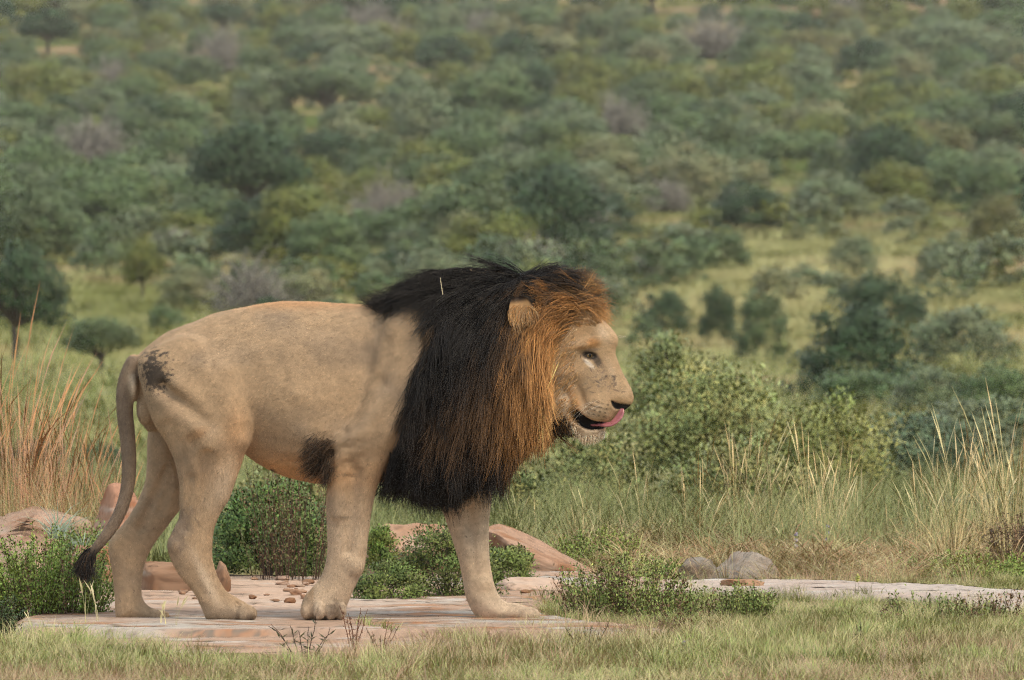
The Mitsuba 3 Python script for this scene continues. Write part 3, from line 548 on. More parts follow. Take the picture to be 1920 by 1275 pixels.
# ---- hair: strands rooted in the skin, combed by a table of directions, pushed out of the body
def ear_ball(p):
    return np.linalg.norm((np.stack([p[:, 0], np.abs(p[:, 1]), p[:, 2]], 1) - np.array([.055, .20, 1.175])) / np.array([1.0, 1.5, 1.2]), axis=1) - .040
both_field = lambda p: np.minimum(np.minimum(body.at(p), ear_ball(p)), head.at(turn(p, True)) + np.where(((turn(p, True) < head.lo + .01) | (turn(p, True) > head.lo + (np.array(head.D.shape) - 2) * head.h)).any(1), 1.0, 0))
def field_normal(p, e=.008): return unit(np.stack([both_field(p + d) - both_field(p - d) for d in np.eye(3) * e], -1))
def sample_faces(v, f, n, weight=None, seed=0):
    r = np.random.default_rng(seed); a, b, c = v[f[:, 0]], v[f[:, 1]], v[f[:, 2]]
    w = np.linalg.norm(np.cross(b - a, c - a), axis=1) * (1 if weight is None else weight((a + b + c) / 3))
    i = r.choice(len(f), n, p=w / w.sum()); s, t = r.random((2, n)); fl = s + t > 1; s[fl], t[fl] = 1 - s[fl], 1 - t[fl]
    return a[i] + s[:, None] * (b - a)[i] + t[:, None] * (c - a)[i]
# u, v, direction right, direction down, length in cm, colour, lift off the skin
BLACK, BROWN, UMBER, ORANGE, GOLD, CREST = (np.array(c) for c in ((.0125, .0115, .0118), (.046, .029, .018), (.108, .066, .036), (.43, .225, .082), (.56, .35, .155), (.52, .29, .11)))
COMB = [(728, 572, -1, .12, 5, BLACK, .15), (765, 545, -1, .45, 9, BLACK, .2), (800, 530, -1, .42, 15, BLACK, .3), (850, 510, -1, .12, 17, BLACK, .35), (900, 508, -1, .05, 16, BLACK, .25), (950, 510, -.9, .10, 15, BLACK, .35),
        (1000, 513, .6, -.12, 11, BLACK, .35), (1040, 518, .9, .0, 12, BLACK, .2), (1080, 520, .95, .15, 12, BLACK, .35), (1062, 530, .9, .15, 11, BLACK, .2), (1104, 540, .95, -.25, 8, CREST, .6), (1114, 560, .9, -.2, 7, CREST, .7), (1092, 555, .9, .3, 8, BLACK, .4), (1100, 585, .5, -.6, 5, ORANGE, .5),
        (810, 575, -.8, .8, 10, BLACK, .2), (850, 570, -.75, .75, 18, BLACK, .2), (825, 630, -.35, 1, 15, BLACK, .2), (880, 620, -.5, 1, 22, BLACK, .25), (930, 590, -.6, .9, 18, BLACK, .25), (790, 730, -.2, 1, 17, BLACK, .3), (840, 700, -.35, 1, 22, BLACK, .25),
        (775, 800, -.35, 1, 14, BLACK, .3), (745, 870, -.45, 1, 10, BLACK, .35), (800, 880, -.15, 1, 10.5, BLACK, .35), (860, 890, .05, 1, 9, BLACK, .35), (920, 880, .12, 1, 9.5, BLACK, .35), (960, 850, .1, 1, 13, BLACK, .3), (860, 800, -.1, 1, 20, BLACK, .25), (930, 800, .05, 1, 18, BLACK, .25),
        (890, 680, -.55, 1, 22, BROWN, .3), (880, 720, -.55, 1, 22, UMBER * 1.3, .35), (850, 745, -.5, 1, 18, UMBER * 1.15, .35), (930, 660, -.25, 1, 24, BROWN, .3), (930, 730, -.15, 1, 22, UMBER * 1.3, .3), (960, 640, -.15, 1, 20, UMBER, .25),
        (945, 605, -.35, 1, 18, BLACK, .25), (912, 650, -.45, 1, 20, BLACK, .25), (850, 660, -.4, 1, 20, BLACK, .25), (905, 775, -.3, 1, 15, BROWN, .3), (970, 690, -.05, 1, 20, ORANGE * .6, .25), (1000, 650, -.18, 1, 20, ORANGE, .35), (1010, 700, -.12, 1, 20, ORANGE, .4), (985, 760, -.05, 1, 15, ORANGE * .8, .35), (1030, 740, -.12, 1, 14, GOLD * .85, .35),
        (1040, 680, -.35, 1, 15, GOLD, .3), (1045, 640, -.6, .8, 12, ORANGE, .3), (1020, 620, -.7, .75, 14, ORANGE, .3), (1050, 600, -.9, .35, 13, ORANGE * .9, .35), (1070, 580, -.95, .25, 13, ORANGE * .8, .35),  (1040, 545, -.5, -.1, 7, UMBER, .2), (1005, 528, .5, -.1, 6, BLACK, .15),
        (995, 612, -.25, 1, 13, ORANGE, .25), (1026, 568, -.8, .45, 8, ORANGE, .3), (1030, 595, -.7, .7, 10, ORANGE, .25), (965, 545, -.7, .9, 10, BLACK, .2), (1030, 790, -.05, 1, 10, ORANGE * .75, .3), (1050, 790, -.25, 1, 7, UMBER, .3), (1052, 740, -.35, 1, 8, GOLD, .15), (1000, 820, 0, 1, 10, ORANGE * .7, .3)]
cp = np.array([(c[0], c[1]) for c in COMB], float)
comb_val = np.array([[c[2], c[3], c[4], *c[5], c[6]] for c in COMB])
comb_tree = cKDTree(cp)
def comb(p, r, mess=9.0):
    uv = np.stack([960 + 500 * p[:, 0], 1160 - 500 * p[:, 2]], 1) + r.normal(0, mess, (len(p), 2))
    d, i = comb_tree.query(uv, k=4); w = 1 / (d + 4) ** 2.2; w /= w.sum(1, keepdims=True)
    return (comb_val[i] * w[..., None]).sum(1)
def grow(root, direction, length, lift, steps, droop, clear, r, wander=.10):
    n = field_normal(root); P = [root - n * .004]; d = unit(direction - (direction * n).sum(1, keepdims=True) * n) ; d = unit(d + n * lift[:, None]); p = root.copy()
    wob = r.normal(0, wander, (len(root), 3))
    for s in range(steps):
        d = unit(d + np.array([0, 0, -droop]) + wob * .35)
        p = p + d * (length / steps)[:, None]
        dist = both_field(p); need = clear * min(1, (s + 1.5) / 3)
        inside = dist < need
        if inside.any():
            g = field_normal(p[inside]); push = (need[inside] - dist[inside])
            p[inside] += g * push[:, None]; dd = d[inside]; dn = np.minimum((dd * g).sum(1, keepdims=True), 0); d[inside] = unit(dd - dn * g)
        P.append(p.copy())
    return np.stack(P, 1)
allv, allf = np.vstack([bv, hw_world]), np.vstack([bf, hf + len(bv)])
root_poly = PX(*MANE_ROOT.T)
EAR_C = np.array([(988 - 960) / 500, 0, (1160 - 568) / 500])
def mane_weight(c):
    inside = poly_sd(root_poly, c[:, 0], c[:, 2]); skip = (body.at(c) < -.006) | ((c[:, 2] < .53) & (np.abs(c[:, 1]) > .0) & (both_field(c) > .02))
    ear_gap = (np.hypot((960 + 500 * c[:, 0] - 988) / 24, (1160 - 500 * c[:, 2] - 572) / 36) < 1) & (np.abs(c[:, 1]) > .09)
    return np.clip((inside + np.where(c[:, 0] < -.22, .026, .006)) / .04, 0, 1) ** 1.3 * np.where(skip | ear_gap, 0, 1.0) * np.where(c[:, 1] < .02, 1.0, .42)
def strand_set(roots, guides, n, steps, seed, thick=.0016, tightness=.72):
    """strands that follow the nearest guide lock and gather towards its tip"""
    r = np.random.default_rng(seed)
    gp, gc = guides
    own = cKDTree(gp[:, 0]).query(roots + r.normal(0, .006, roots.shape), k=2)[1]
    g = own[np.arange(len(roots)), (r.random(len(roots)) < .25).astype(int)]
    t = np.linspace(0, 1, steps + 1)[None, :, None]
    off = roots - gp[g, 0]
    gath = 1 - tightness * np.clip(t * 1.15, 0, 1) ** .8
    P = gp[g] + off[:, None] * gath + np.cumsum(r.normal(0, .0030, (len(roots), steps + 1, 3)), 1) * t + r.normal(0, .012, (len(roots), 1, 3)) * t ** 1.5
    ln = r.uniform(.72, 1.1, (len(roots), 1, 1)); P = P[:, :1] + (P - P[:, :1]) * ln
    rad = thick * (1 - .78 * t[..., 0] ** 1.6) * r.uniform(.7, 1.25, (len(roots), 1))
    return P, rad, g
STEPS = 5
g_root = sample_faces(allv, allf, 2300, mane_weight, 21)
cv = comb(g_root, rng)
gd = np.stack([cv[:, 0], 0 * cv[:, 0], -cv[:, 1]], 1)
G = grow(g_root, gd, cv[:, 2] / 100 * rng.uniform(.72, 1.22, len(cv)) * np.where(rng.random(len(cv)) < .14, 1.35, 1) * np.where(g_root[:, 2] < .68, rng.uniform(.7, 1.25, len(cv)), 1), cv[:, 6], STEPS, .10, rng.uniform(.006, .040, len(cv)), rng)
roots = sample_faces(allv, allf, 34000, mane_weight, 22)
P, R, g = strand_set(roots, (G, None), 34000, STEPS, 23, .00125, .66)
lock = comb(G[:, 0], rng, 15)[:, 3:6] * rng.lognormal(0, .18, (len(G), 1))
rc = (.62 * lock[g] + .38 * comb(roots, rng, 10)[:, 3:6]) * rng.lognormal(0, .28, (len(roots), 1)) * (.75 + .5 * meshkit.noise(roots * 45)[:, None])
hv_, hf_, hn_, si_, st_ = tubes(P, R)
tt = st_ / STEPS
tip = rc[si_] * np.array([1.12, 1.05, 1.0])
hcol = rc[si_] * (1 - tt[:, None]) + tip * tt[:, None]
scene['lion__mane'] = shape((hv_, hf_), 'hair_mat', np.clip(hcol, .006, .8), hn_)

def tuft(name, pts, n, length, direction, color, seed, spread=.02, steps=5, droop=.08, lift=.5, thick=.0014, clear=.006):
    r = np.random.default_rng(seed); pts = np.asarray(pts, float)
    root = pts[r.integers(len(pts), size=n)] + r.normal(0, spread, (n, 3))
    d = unit(np.asarray(direction, float) + r.normal(0, .22, (n, 3)))
    P = grow(root, d, length * r.uniform(.55, 1.15, n), np.full(n, lift), steps, droop, np.full(n, clear), r)
    rad = thick * (1 - .8 * np.linspace(0, 1, steps + 1)[None] ** 1.5) * r.uniform(.7, 1.2, (n, 1))
    v, f, nn, si, st = tubes(P, rad)
    c = np.asarray(color)[r.integers(len(color), size=n)] * r.lognormal(0, .25, (n, 1))
    scene['lion__' + name] = shape((v, f), 'hair_mat', np.clip(c[si], .006, .8), nn)
ep = sample_faces(bv, bf, 400, lambda c: ((c[:, 0] > PX(588)) & (c[:, 0] < PX(628)) & (c[:, 2] > (1160 - 890) / 500) & (c[:, 2] < (1160 - 815) / 500) & (c[:, 1] < -.10)) * 1.0, 31)
tuft('elbow_hair', ep, 700, .075, (-.75, -.25, -.55), [BLACK, BROWN, BROWN * 1.6, UMBER], 32, .009, thick=.0010)
tuft('elbow_fringe', ep, 320, .06, (-.85, -.3, -.45), [BROWN * 2, UMBER, BROWN, TAN * .6], 35, .022, thick=.0009)
tp = np.array([q3(170 - 9 * s, 1034 + 20 * s, -.02) for s in np.linspace(0, 1, 12)])
tuft('tail_tuft', tp, 1300, .085, (-.35, 0, -1), [BLACK, BLACK * 1.3, BROWN], 33, .009, lift=.25, droop=.12)
edge_line = np.array([(812, 582), (822, 612), (806, 655), (786, 715), (776, 770), (768, 800)], float)
el = np.vstack([edge_line[i_] + (edge_line[i_ + 1] - edge_line[i_]) * t_ for i_ in range(5) for t_ in np.linspace(0, 1, 9)])
fl_ = np.array([[PX(u_), -.30, (1160 - v_) / 500] for u_, v_ in el])
for _ in range(3): fl_ -= field_normal(fl_) * (both_field(fl_) - .002)[:, None]
tuft('mane_fringe', fl_, 1500, .060, (-.45, -.05, -.85), [BLACK, BROWN, BROWN, UMBER, TAN * .55], 43, .012, 5, thick=.0010, lift=.12, clear=.003)
# whiskers and the pale hairs of the chin and brow
wk = []
for side in (-1, 1):
    for u, v in ((1112, 760), (1120, 755), (1130, 752), (1134, 760)):
        p, n = head_surface(u + rng.normal(0, 1.5), v + rng.normal(0, 1.5), side); wk.append((p, unit(n * .55 + np.array([-.8, 0, -.30 + .25 * rng.normal()])), rng.uniform(.05, .095)))
for u, v in ((1150, 632), (1152, 638)):
    p, n = head_surface(u, v, 1); wk.append((p, unit(np.array([.85, .3, .40 + .25 * rng.normal()])), .06))
for n_, (p, d, L) in enumerate(wk):
    s_ = np.linspace(0, 1, 8)[:, None]; W1 = (p + d * L * s_ + np.array([-.1, 0, -.30]) * L * s_ * s_)[None]
    v, f, nn, _, st = tubes(W1, .00075 * (1 - .7 * np.linspace(0, 1, 8))[None])
    head_part('whisker' + (f'_{n_:03d}' if n_ else ''), v, f, np.tile([.70, .64, .55], (len(v), 1)), 'hair_mat', nn)
tuft('chin_hair', np.array([turn(head_surface(u, v, s)[0]) for u, v in ((1090, 812), (1100, 820), (1112, 820), (1122, 817), (1130, 812), (1080, 800)) for s in (-1, 1)]), 900, .026, (-.25, 0, -1), [CREAM * 1.25, CREAM * 1.1, CREAM], 34, .006, 4, thick=.0010, lift=.45)

near_head = lambda u0, u1, v0, v1: sample_faces(hw_world, hf, 500, lambda c: ((c[:, 0] > PX(u0)) & (c[:, 0] < PX(u1)) & (c[:, 2] > (1160 - v1) / 500) & (c[:, 2] < (1160 - v0) / 500)) * 1.0, 36)
tuft('cheek_fur', near_head(1046, 1084, 600, 790), 2600, .036, (-.80, 0, -.55), [GOLD, GOLD * .9, TAN * 1.05, ORANGE, CREAM * .8], 37, .002, 4, thick=.0009, lift=.22, clear=.002, droop=.05)
tuft('brow_fur', near_head(1070, 1128, 566, 612), 1500, .026, (-.75, 0, .35), [GOLD * .9, TAN, ORANGE, ORANGE * .8], 38, .002, 4, thick=.0009, lift=.3, clear=.002, droop=.0)
cl = np.array([q3(1082 + 30 * t, 520 + 62 * t, y) for t in np.linspace(.3, 1, 12) for y in (-.06, -.03, 0, .03, .06)]) - np.array([.012, 0, .006])
tuft('crest_hair', cl, 2000, .095, (.85, 0, .35), [CREST, CREST * .8, GOLD, ORANGE * .8], 40, .010, 5, thick=.0009, lift=.05, clear=.0, droop=-.02)
tuft('throat_hair', np.array([q3(u_, v_, y_) for u_ in (1030, 1042, 1054) for v_ in (780, 792) for y_ in (-.09, -.05, 0, .05)]), 900, .07, (.1, 0, -1), [BROWN, UMBER, ORANGE * .6, BLACK], 42, .010, 5, lift=.1)
for side, name in ((-1, 'ear_hair'), (1, 'ear_hair_001')):
    v_, f_, _ = ear(side); rim = turn(v_[:400][v_[:400, 2] < 1.175]); tuft(name, rim, 420, .045, (.15, side * .5, -.55), [TAN, GOLD * .8, ORANGE, ORANGE * .7], 39, .003, 4, thick=.0010, lift=.1, clear=-.05, droop=.15)
# ---- the short coat: fine flat hairs lying back over the skin, one mesh with the body
def short_coat(n, seed):
    r = np.random.default_rng(seed)
    def wt(c): return np.where(poly_sd(root_poly, c[:, 0], c[:, 2]) > .012, 0, 1.0) * np.where(c[:, 1] < .0, 1.0, .35)
    p = np.vstack([sample_faces(bv, bf, int(n * .84), wt, seed), sample_faces(hw_world, hf, int(n * .16), wt, seed + 1)])
    onhead = np.arange(len(p)) >= int(n * .84)
    u, v = 960 + 500 * p[:, 0], 1160 - 500 * p[:, 2]
    nn = np.vstack([body.grad(p[~onhead]), turn(head.grad(turn(p[onhead], True)) + PIVOT) - PIVOT])
    keep = ~(onhead & ((poly_sd(MOUTH, turn(p, True)[:, 0], p[:, 2]) > -.002) | (poly_sd(NOSTRIL, turn(p, True)[:, 0], p[:, 2]) > -.002) | (blob(960 + 500 * turn(p, True)[:, 0], v, 1117, 672, 23, 17) > .36)))
    d = np.where(((v > 800) | (u < 290))[:, None], [-.25, 0, -1.0], [-.8, 0, -.55]); d = np.where(onhead[:, None], [-.7, 0, .35], d)
    d = unit(d + r.normal(0, .28, d.shape)); d = unit(d - (d * nn).sum(1, keepdims=True) * nn)
    L = r.uniform(.007, .015, len(p)) * np.where(onhead, .75, 1.0); w = r.uniform(.0006, .0012, len(p)) * np.where(onhead, .7, 1)
    s = np.cross(nn, d)
    tri = np.stack([p - s * w[:, None] - nn * .001, p + s * w[:, None] - nn * .001, p + d * L[:, None] + nn * (L * r.uniform(.08, .26, len(p)))[:, None]], 1)[keep]
    lp = turn(p, True)
    col = np.where(onhead[:, None], head_color(lp), body_color(p)) * r.lognormal(0, np.where(onhead, .28, .22)[:, None])
    col = col[keep]; nk = nn[keep]
    m = len(tri)
    return tri.reshape(-1, 3), np.arange(3 * m).reshape(-1, 3), np.repeat(col, 3, 0), np.repeat(unit(nk + .12 * r.normal(0, 1, nk.shape)), 3, 0)
v, f, col, nn = short_coat(230000, 41)
scene['lion__body__001'] = shape((v, f), 'coat_mat', np.clip(col, .006, .9), nn)
# ================================================================ plants
def leaf_mesh(pos, out, size, colors, r, slim=.42, spread=1.0, soft_n=.75):
    """one small pointed leaf (two triangles) at each position"""
    n = len(pos)
    a = unit(out * .55 + r.normal(0, .6, (n, 3)) * spread + np.array([0, 0, .25]))
    b = unit(np.cross(a, r.normal(0, 1, (n, 3))))
    size = np.broadcast_to(size, n)[:, None] * r.uniform(.65, 1.25, (n, 1))
    p0, p2 = pos - a * size * .5, pos + a * size * .5
    bend = np.cross(a, b) * size * .10
    p1, p3 = pos + b * size * slim * .5 + bend, pos - b * size * slim * .5 + bend
    v = np.stack([p0, p1, p2, p3], 1).reshape(-1, 3)
    i = np.arange(n)[:, None] * 4
    f = np.vstack([i + [0, 1, 2], i + [0, 2, 3]])
    ln = np.cross(a, b); ln *= np.where((ln * out).sum(1, keepdims=True) < 0, -1, 1)
    nn = unit(ln * (1 - soft_n) + unit(out + np.array([0, 0, .3])) * soft_n)
    return v, f, np.repeat(colors, 4, 0), np.repeat(nn, 4, 0)
def stick_mesh(lines, radii, color, r):
    """lines: list of (S, 3) of the same S"""
    P = np.array(lines); v, f, n, si, st = tubes(P, np.array(radii), 5)
    return v, f, np.asarray(color) * r.lognormal(0, .15, len(P))[si][:, None], n
def limb(a, b, r, S=6, sag=.12):
    t = np.linspace(0, 1, S)[:, None]; L = np.linalg.norm(b - a)
    w = np.cumsum(r.normal(0, .35, (S, 3)), 0) * L * .05 * t
    return a + (b - a) * t + w + np.array([0, 0, sag * L]) * np.sin(np.pi * t) * .5
def crown(seed, base, leaf, n_clump, per, shape_='bush', tones=(.7, 1.3), warm=.25, stem=(.10, .085, .07), clump=.17, slim=.5):
    """a crown one metre wide and high: clumps of leaves around the ends of limbs, with gaps between; returns leaves, wood"""
    r = np.random.default_rng(seed); C = []
    while len(C) < n_clump:
        d = unit(r.normal(0, 1, 3)); q = r.uniform(.35, 1) ** .6
        if shape_ == 'tree':
            if d[2] < -.55: continue
            c = np.array([d[0] * .42 * q, d[1] * .42 * q, .54 + .40 * d[2] * q])
        elif shape_ == 'flat':
            if d[2] < -.38: continue
            c = np.array([d[0] * .46 * q, d[1] * .46 * q, .58 + .36 * d[2] * q])
        else:
            q = r.uniform(.45, 1) ** .5; c = np.array([d[0] * .44 * q, d[1] * .44 * q, .10 + .80 * abs(d[2]) ** .7 * q])
        C.append(c)
    C = np.array(C); lop = np.array([1 + .25 * (r.random() - .5), 1, 1]); C *= lop
    cen = np.array([0, 0, .55 if shape_ != 'bush' else .25])
    pos, out, col = [], [], []
    for c in C:
        m = max(3, int(per * r.uniform(.5, 1.5))); rad = clump * r.uniform(.6, 1.25)
        off = unit(r.normal(0, 1, (m, 3))) * (r.random((m, 1)) ** .45) * rad * np.array([1, 1, .72])
        pos.append(c + off); o = unit(unit(off) * .75 + unit(c - cen) * .6); out.append(o)
        k = np.asarray(base) * r.uniform(*tones) * np.array([1 + warm * (r.random() - .4), 1, 1 - warm * .6 * (r.random() - .3)])
        col.append(k * r.lognormal(0, .20, (m, 1)))
    pos = np.vstack(pos); pos[:, 2] = np.maximum(pos[:, 2], .01)
    L = leaf_mesh(pos, np.vstack(out), leaf, np.vstack(col), r, slim)
    fork = np.array([r.normal(0, .02), r.normal(0, .02), .30 if shape_ != 'bush' else .06])
    pick = C[r.permutation(len(C))[:14]]
    if shape_ == 'bush':
        lines, radii = [limb(np.array([r.normal(0, .03), r.normal(0, .03), 0.0]), c, r) for c in pick], [np.linspace(.010, .003, 6)] * len(pick)
    else:
        lines = [limb(np.array([0, 0, -.03]), fork, r, sag=0)] + [limb(fork, c, r) for c in pick]
        radii = [np.linspace(.040, .028, 6)] + [np.linspace(.022, .004, 6)] * len(pick)
    return L, stick_mesh(lines, radii, stem, r)
def bare(seed, base, n=260):
    """a leafless thorny bush: a dense dome of twigs"""
    r = np.random.default_rng(seed); lines, radii = [], []
    for i in range(n):
        d = unit(r.normal(0, 1, 3)); d[2] = abs(d[2]); q = r.uniform(.6, 1) 
        e = np.array([d[0] * .46 * q, d[1] * .46 * q, .08 + .88 * d[2] * q]); s0 = e * np.array([.35, .35, .25]) * r.uniform(.2, 1)
        lines.append(limb(s0, e, r, 5)); radii.append(np.linspace(.008, .0035, 5))
        for _ in range(2):
            t = lines[-1][r.integers(2, 5)]; lines.append(limb(t, t + unit(d + r.normal(0, .7, 3)) * r.uniform(.08, .2), r, 5)); radii.append(np.linspace(.0055, .0025, 5))
    W = stick_mesh(lines, radii, base, r)
    pts = np.array([l[-1] for l in lines]); pts = np.repeat(pts, 3, 0) + r.normal(0, .03, (len(pts) * 3, 3)); pts[:, 2] = np.maximum(pts[:, 2], .01)
    L = leaf_mesh(pts, unit(pts - np.array([0, 0, .2])), .035, np.asarray(base) * r.lognormal(0, .25, (len(pts), 1)) * np.array([1, 1.03, .9]), r, .35)
    return merge([L, W]), W
HUES = {'green': (.068, .102, .042), 'dark': (.028, .055, .022), 'silver': (.110, .145, .078), 'olive': (.105, .125, .028), 'khaki': (.140, .155, .075), 'rust': (.105, .110, .042), 'mid': (.080, .125, .050)}
groups = {}
def proto(hue, shape_, k):
    name = f'{hue}_{shape_}_{k}'
    if name not in groups:
        seed = 1000 + sum(map(ord, name)) * 7 + k
        if hue == 'grey': L, W = bare(seed, (.205, .190, .172), 250)
        elif shape_ == 'scrub': L, W = crown(seed, HUES[hue], .085, 26, 36, 'bush')
        else: L, W = crown(seed, HUES[hue], .046, 72, 88, shape_)
        for part, m in (('crown', L), ('trunk', W)):
            if part == 'trunk' and hue == 'grey': continue
            scene[f'{name}_{part}'] = {'type': 'shapegroup', 'it': shape((m[0], m[1]), 'leaf_mat' if part == 'crown' else 'matte_mat', np.clip(m[2], .004, .9), m[3])}
        groups[name] = hue != 'grey'
    return name
def stand(key, group, u, v, w, h, r, D=None):
    """a tree or bush on the land: u, v where its foot is seen, w and h in metres"""
    D = float(far_of(v)) if D is None else D
    m = T().translate(spot(u, D, -.02 * h).tolist()).rotate([0, 0, 1], r.uniform(0, 360)).scale([w, w * r.uniform(.85, 1.1), h])
    parts = ('crown', 'trunk') if groups[group] and '_bush_' not in group else ('crown',)
    if len(parts) == 1: scene[key] = {'type': 'instance', 'shapegroup': {'type': 'ref', 'id': f'{group}_crown'}, 'to_world': m}
    else:
        for p in parts: scene[f'{key}__{p}'] = {'type': 'instance', 'shapegroup': {'type': 'ref', 'id': f'{group}_{p}'}, 'to_world': m}
KIND = {'bush': 'bush', 'tree': 'tree', 'flat': 'tree'}
r = np.random.default_rng(77)
# the ones that stand out: name, hue, shape, u centre, v foot, u width, v height, label
LANDMARKS = [
    ('tree', 'dark', 'flat', 465, 445, 240, 205, 'big dark spreading tree with a forked trunk on the slope above the lion\'s back'),
    ('tree', 'green', 'flat', 1040, 355, 195, 130, 'broad rounded green tree with a bare leaning trunk above the lion\'s head'),
    ('tree', 'dark', 'tree', 30, 668, 230, 215, 'large very dark tree at the left edge behind the red grass'),
    ('tree', 'green', 'flat', 190, 700, 130, 118, 'small flat crowned tree with two trunks on the open grass at left'),
    ('tree', 'olive', 'tree', 268, 560, 85, 115, 'slim olive tree with forked trunk left above the lion\'s rump'),
    ('tree', 'olive', 'tree', 1010, 492, 130, 110, 'yellow olive rounded tree just above the mane'),
    ('bush', 'olive', 'bush', 900, 488, 110, 100, 'olive bush left beside the rounded olive tree above the mane'),
    ('bush', 'grey', 'bush', 1115, 498, 85, 140, 'tall grey leafless bush standing alone right above the lion\'s head'),
    ('bush', 'grey', 'bush', 412, 138, 112, 90, 'pale straw grey dome bush near the upper left, brightest of the hillside'),
    ('bush', 'grey', 'bush', 1330, 105, 170, 85, 'wide pinkish grey dome bush near the top right of centre'),
    ('tree', 'dark', 'tree', 90, 110, 110, 95, 'dark round tree in the upper left corner'),
    ('bush', 'grey', 'bush', 165, 325, 190, 110, 'wide brownish grey thicket on the left slope'),
    ('bush', 'silver', 'bush', 765, 255, 120, 125, 'blue grey feathery bush high on the slope right of centre left'),
    ('tree', 'green', 'flat', 620, 240, 190, 120, 'wide green crowned tree high above the lion\'s back'),
    ('bush', 'khaki', 'bush', 560, 470, 160, 82, 'pale khaki rounded bush beside the trunk of the big dark tree'),
    ('bush', 'grey', 'bush', 470, 590, 150, 120, 'lilac grey leafless bush right behind the lion\'s back'),
    ('bush', 'silver', 'bush', 700, 565, 90, 85, 'grey green round bush close behind the lion\'s shoulder'),
    ('bush', 'dark', 'bush', 1655, 628, 180, 135, 'round dark green bush on the pale grass at right'),
    ('bush', 'dark', 'bush', 1598, 752, 245, 205, 'largest dark green bush, in front of the round one at right'),
    ('bush', 'dark', 'bush', 1245, 625, 100, 95, 'dark bush beside the lion\'s brow, first of a row of dark bushes'),
    ('bush', 'dark', 'bush', 1345, 632, 75, 120, 'narrow upright dark bush, second of the row right of the lion\'s head'),
    ('bush', 'green', 'bush', 1430, 668, 105, 140, 'dark mottled bush, third of the row right of the lion\'s head'),
    ('bush', 'mid', 'bush', 1620, 770, 170, 100, 'darkish low bush at the foot of the largest dark green bush'),
    ('bush', 'silver', 'bush', 1790, 535, 130, 105, 'grey green dome bush on the open pale grass at far right'),
    ('bush', 'silver', 'bush', 1600, 525, 95, 85, 'grey green bush with a bare leaning stem left of the far right dome'),
    ('bush', 'rust', 'bush', 1870, 480, 130, 110, 'brownish bush at the right edge above the pale grass'),
    ('bush', 'silver', 'bush', 1810, 690, 200, 125, 'big loose grey green bush at the right edge below the pale grass'),
    ('bush', 'silver', 'bush', 1740, 790, 160, 120, 'grey green bush low at right behind the tall grass'),
    ('bush', 'mid', 'bush', 1870, 800, 160, 140, 'mid green bush low at the right edge behind the tall grass'),
    ('bush', 'silver', 'bush', 1840, 880, 260, 130, 'blue green low bush right behind the tan grass at right'),
    ('bush', 'silver', 'bush', 1560, 420, 170, 95, 'pale blue green bush high in the right half above the dark bushes'),
    ('bush', 'dark', 'bush', 1300, 275, 90, 85, 'dark green tree like bush high on the right slope'),
    ('bush', 'silver', 'bush', 1120, 385, 120, 85, 'grey blue bush at the foot of the leaning green tree'),
    ('bush', 'olive', 'bush', 400, 230, 110, 65, 'bright olive bush below the pale straw grey dome'),
    ('bush', 'rust', 'bush', 1280, 350, 190, 75, 'reddish olive bush right of the leaning green tree'),
    ('bush', 'silver', 'bush', 60, 425, 160, 130, 'blue green bush at the left edge above the very dark tree'),
    ('bush', 'green', 'bush', 250, 445, 130, 85, 'green bush left below the big dark spreading tree'),
    ('bush', 'dark', 'bush', 60, 905, 190, 110, 'dark green bush behind the red grass at left'),
    ('bush', 'dark', 'bush', 190, 900, 120, 100, 'dark blue green bush behind the tail'),
    ('bush', 'mid', 'bush', 310, 625, 70, 55, 'small green bush touching the line of the lion\'s rump'),
    ('bush', 'grey', 'bush', 1215, 520, 70, 75, 'small grey bush in the pale grass right of the mane crest'),
    ('bush', 'silver', 'bush', 1510, 555, 80, 55, 'low grey bush behind the row of dark bushes'),
]
taken = []
for name, hue, sh, u, v, wu, hv_px, label in LANDMARKS:
    D = float(far_of(v)); k = D / 20000; key = key_for('savanna_' + name)
    stand(key, proto(hue, sh, r.integers(2)), u, v, wu * k * 1.08, hv_px * k * 1.05, r)
    tag(key, label, name); taken.append((u, v - hv_px * .45, wu * .5, hv_px * .5))
# the many others on the slope, each named by what it stands beside
SHORT = ['the big dark spreading tree', 'the broad green leaning tree', 'the very dark left edge tree', 'the small flat crowned tree', 'the slim olive forked tree', 'the olive tree above the mane', 'the olive bush above the mane', 'the tall grey bare bush', 'the straw grey dome',
         'the wide pinkish grey dome', 'the dark corner tree', 'the brownish grey thicket', 'the blue grey feathery bush', 'the wide green crowned tree', 'the pale khaki rounded bush', 'the lilac grey bush', 'the round bush behind the shoulder', 'the round dark bush', 'the largest dark bush', 'the first dark bush by the brow',
         'the narrow upright dark bush', 'the dark mottled bush', 'the darkish low bush', 'the far right grey green dome', 'the bush with a bare stem', 'the brownish right edge bush', 'the loose right edge bush', 'the low grey green bush', 'the mid green right edge bush', 'the blue green bush behind tan grass', 'the pale blue green bush',
         'the dark tree like bush', 'the grey blue bush', 'the bright olive bush', 'the reddish olive bush', 'the blue green left edge bush', 'the green bush below the dark tree', 'the dark bush behind red grass', 'the dark bush behind the tail', 'the small green rump bush', 'the small grey bush by the crest', 'the low grey bush']
WORDS = {'green': 'green rounded', 'dark': 'dark green', 'silver': 'blue grey green', 'olive': 'yellow olive', 'khaki': 'pale khaki', 'rust': 'brownish olive', 'grey': 'grey leafless', 'mid': 'mid green'}
marks = np.array([(t[0], t[1]) for t in taken]); said = set()
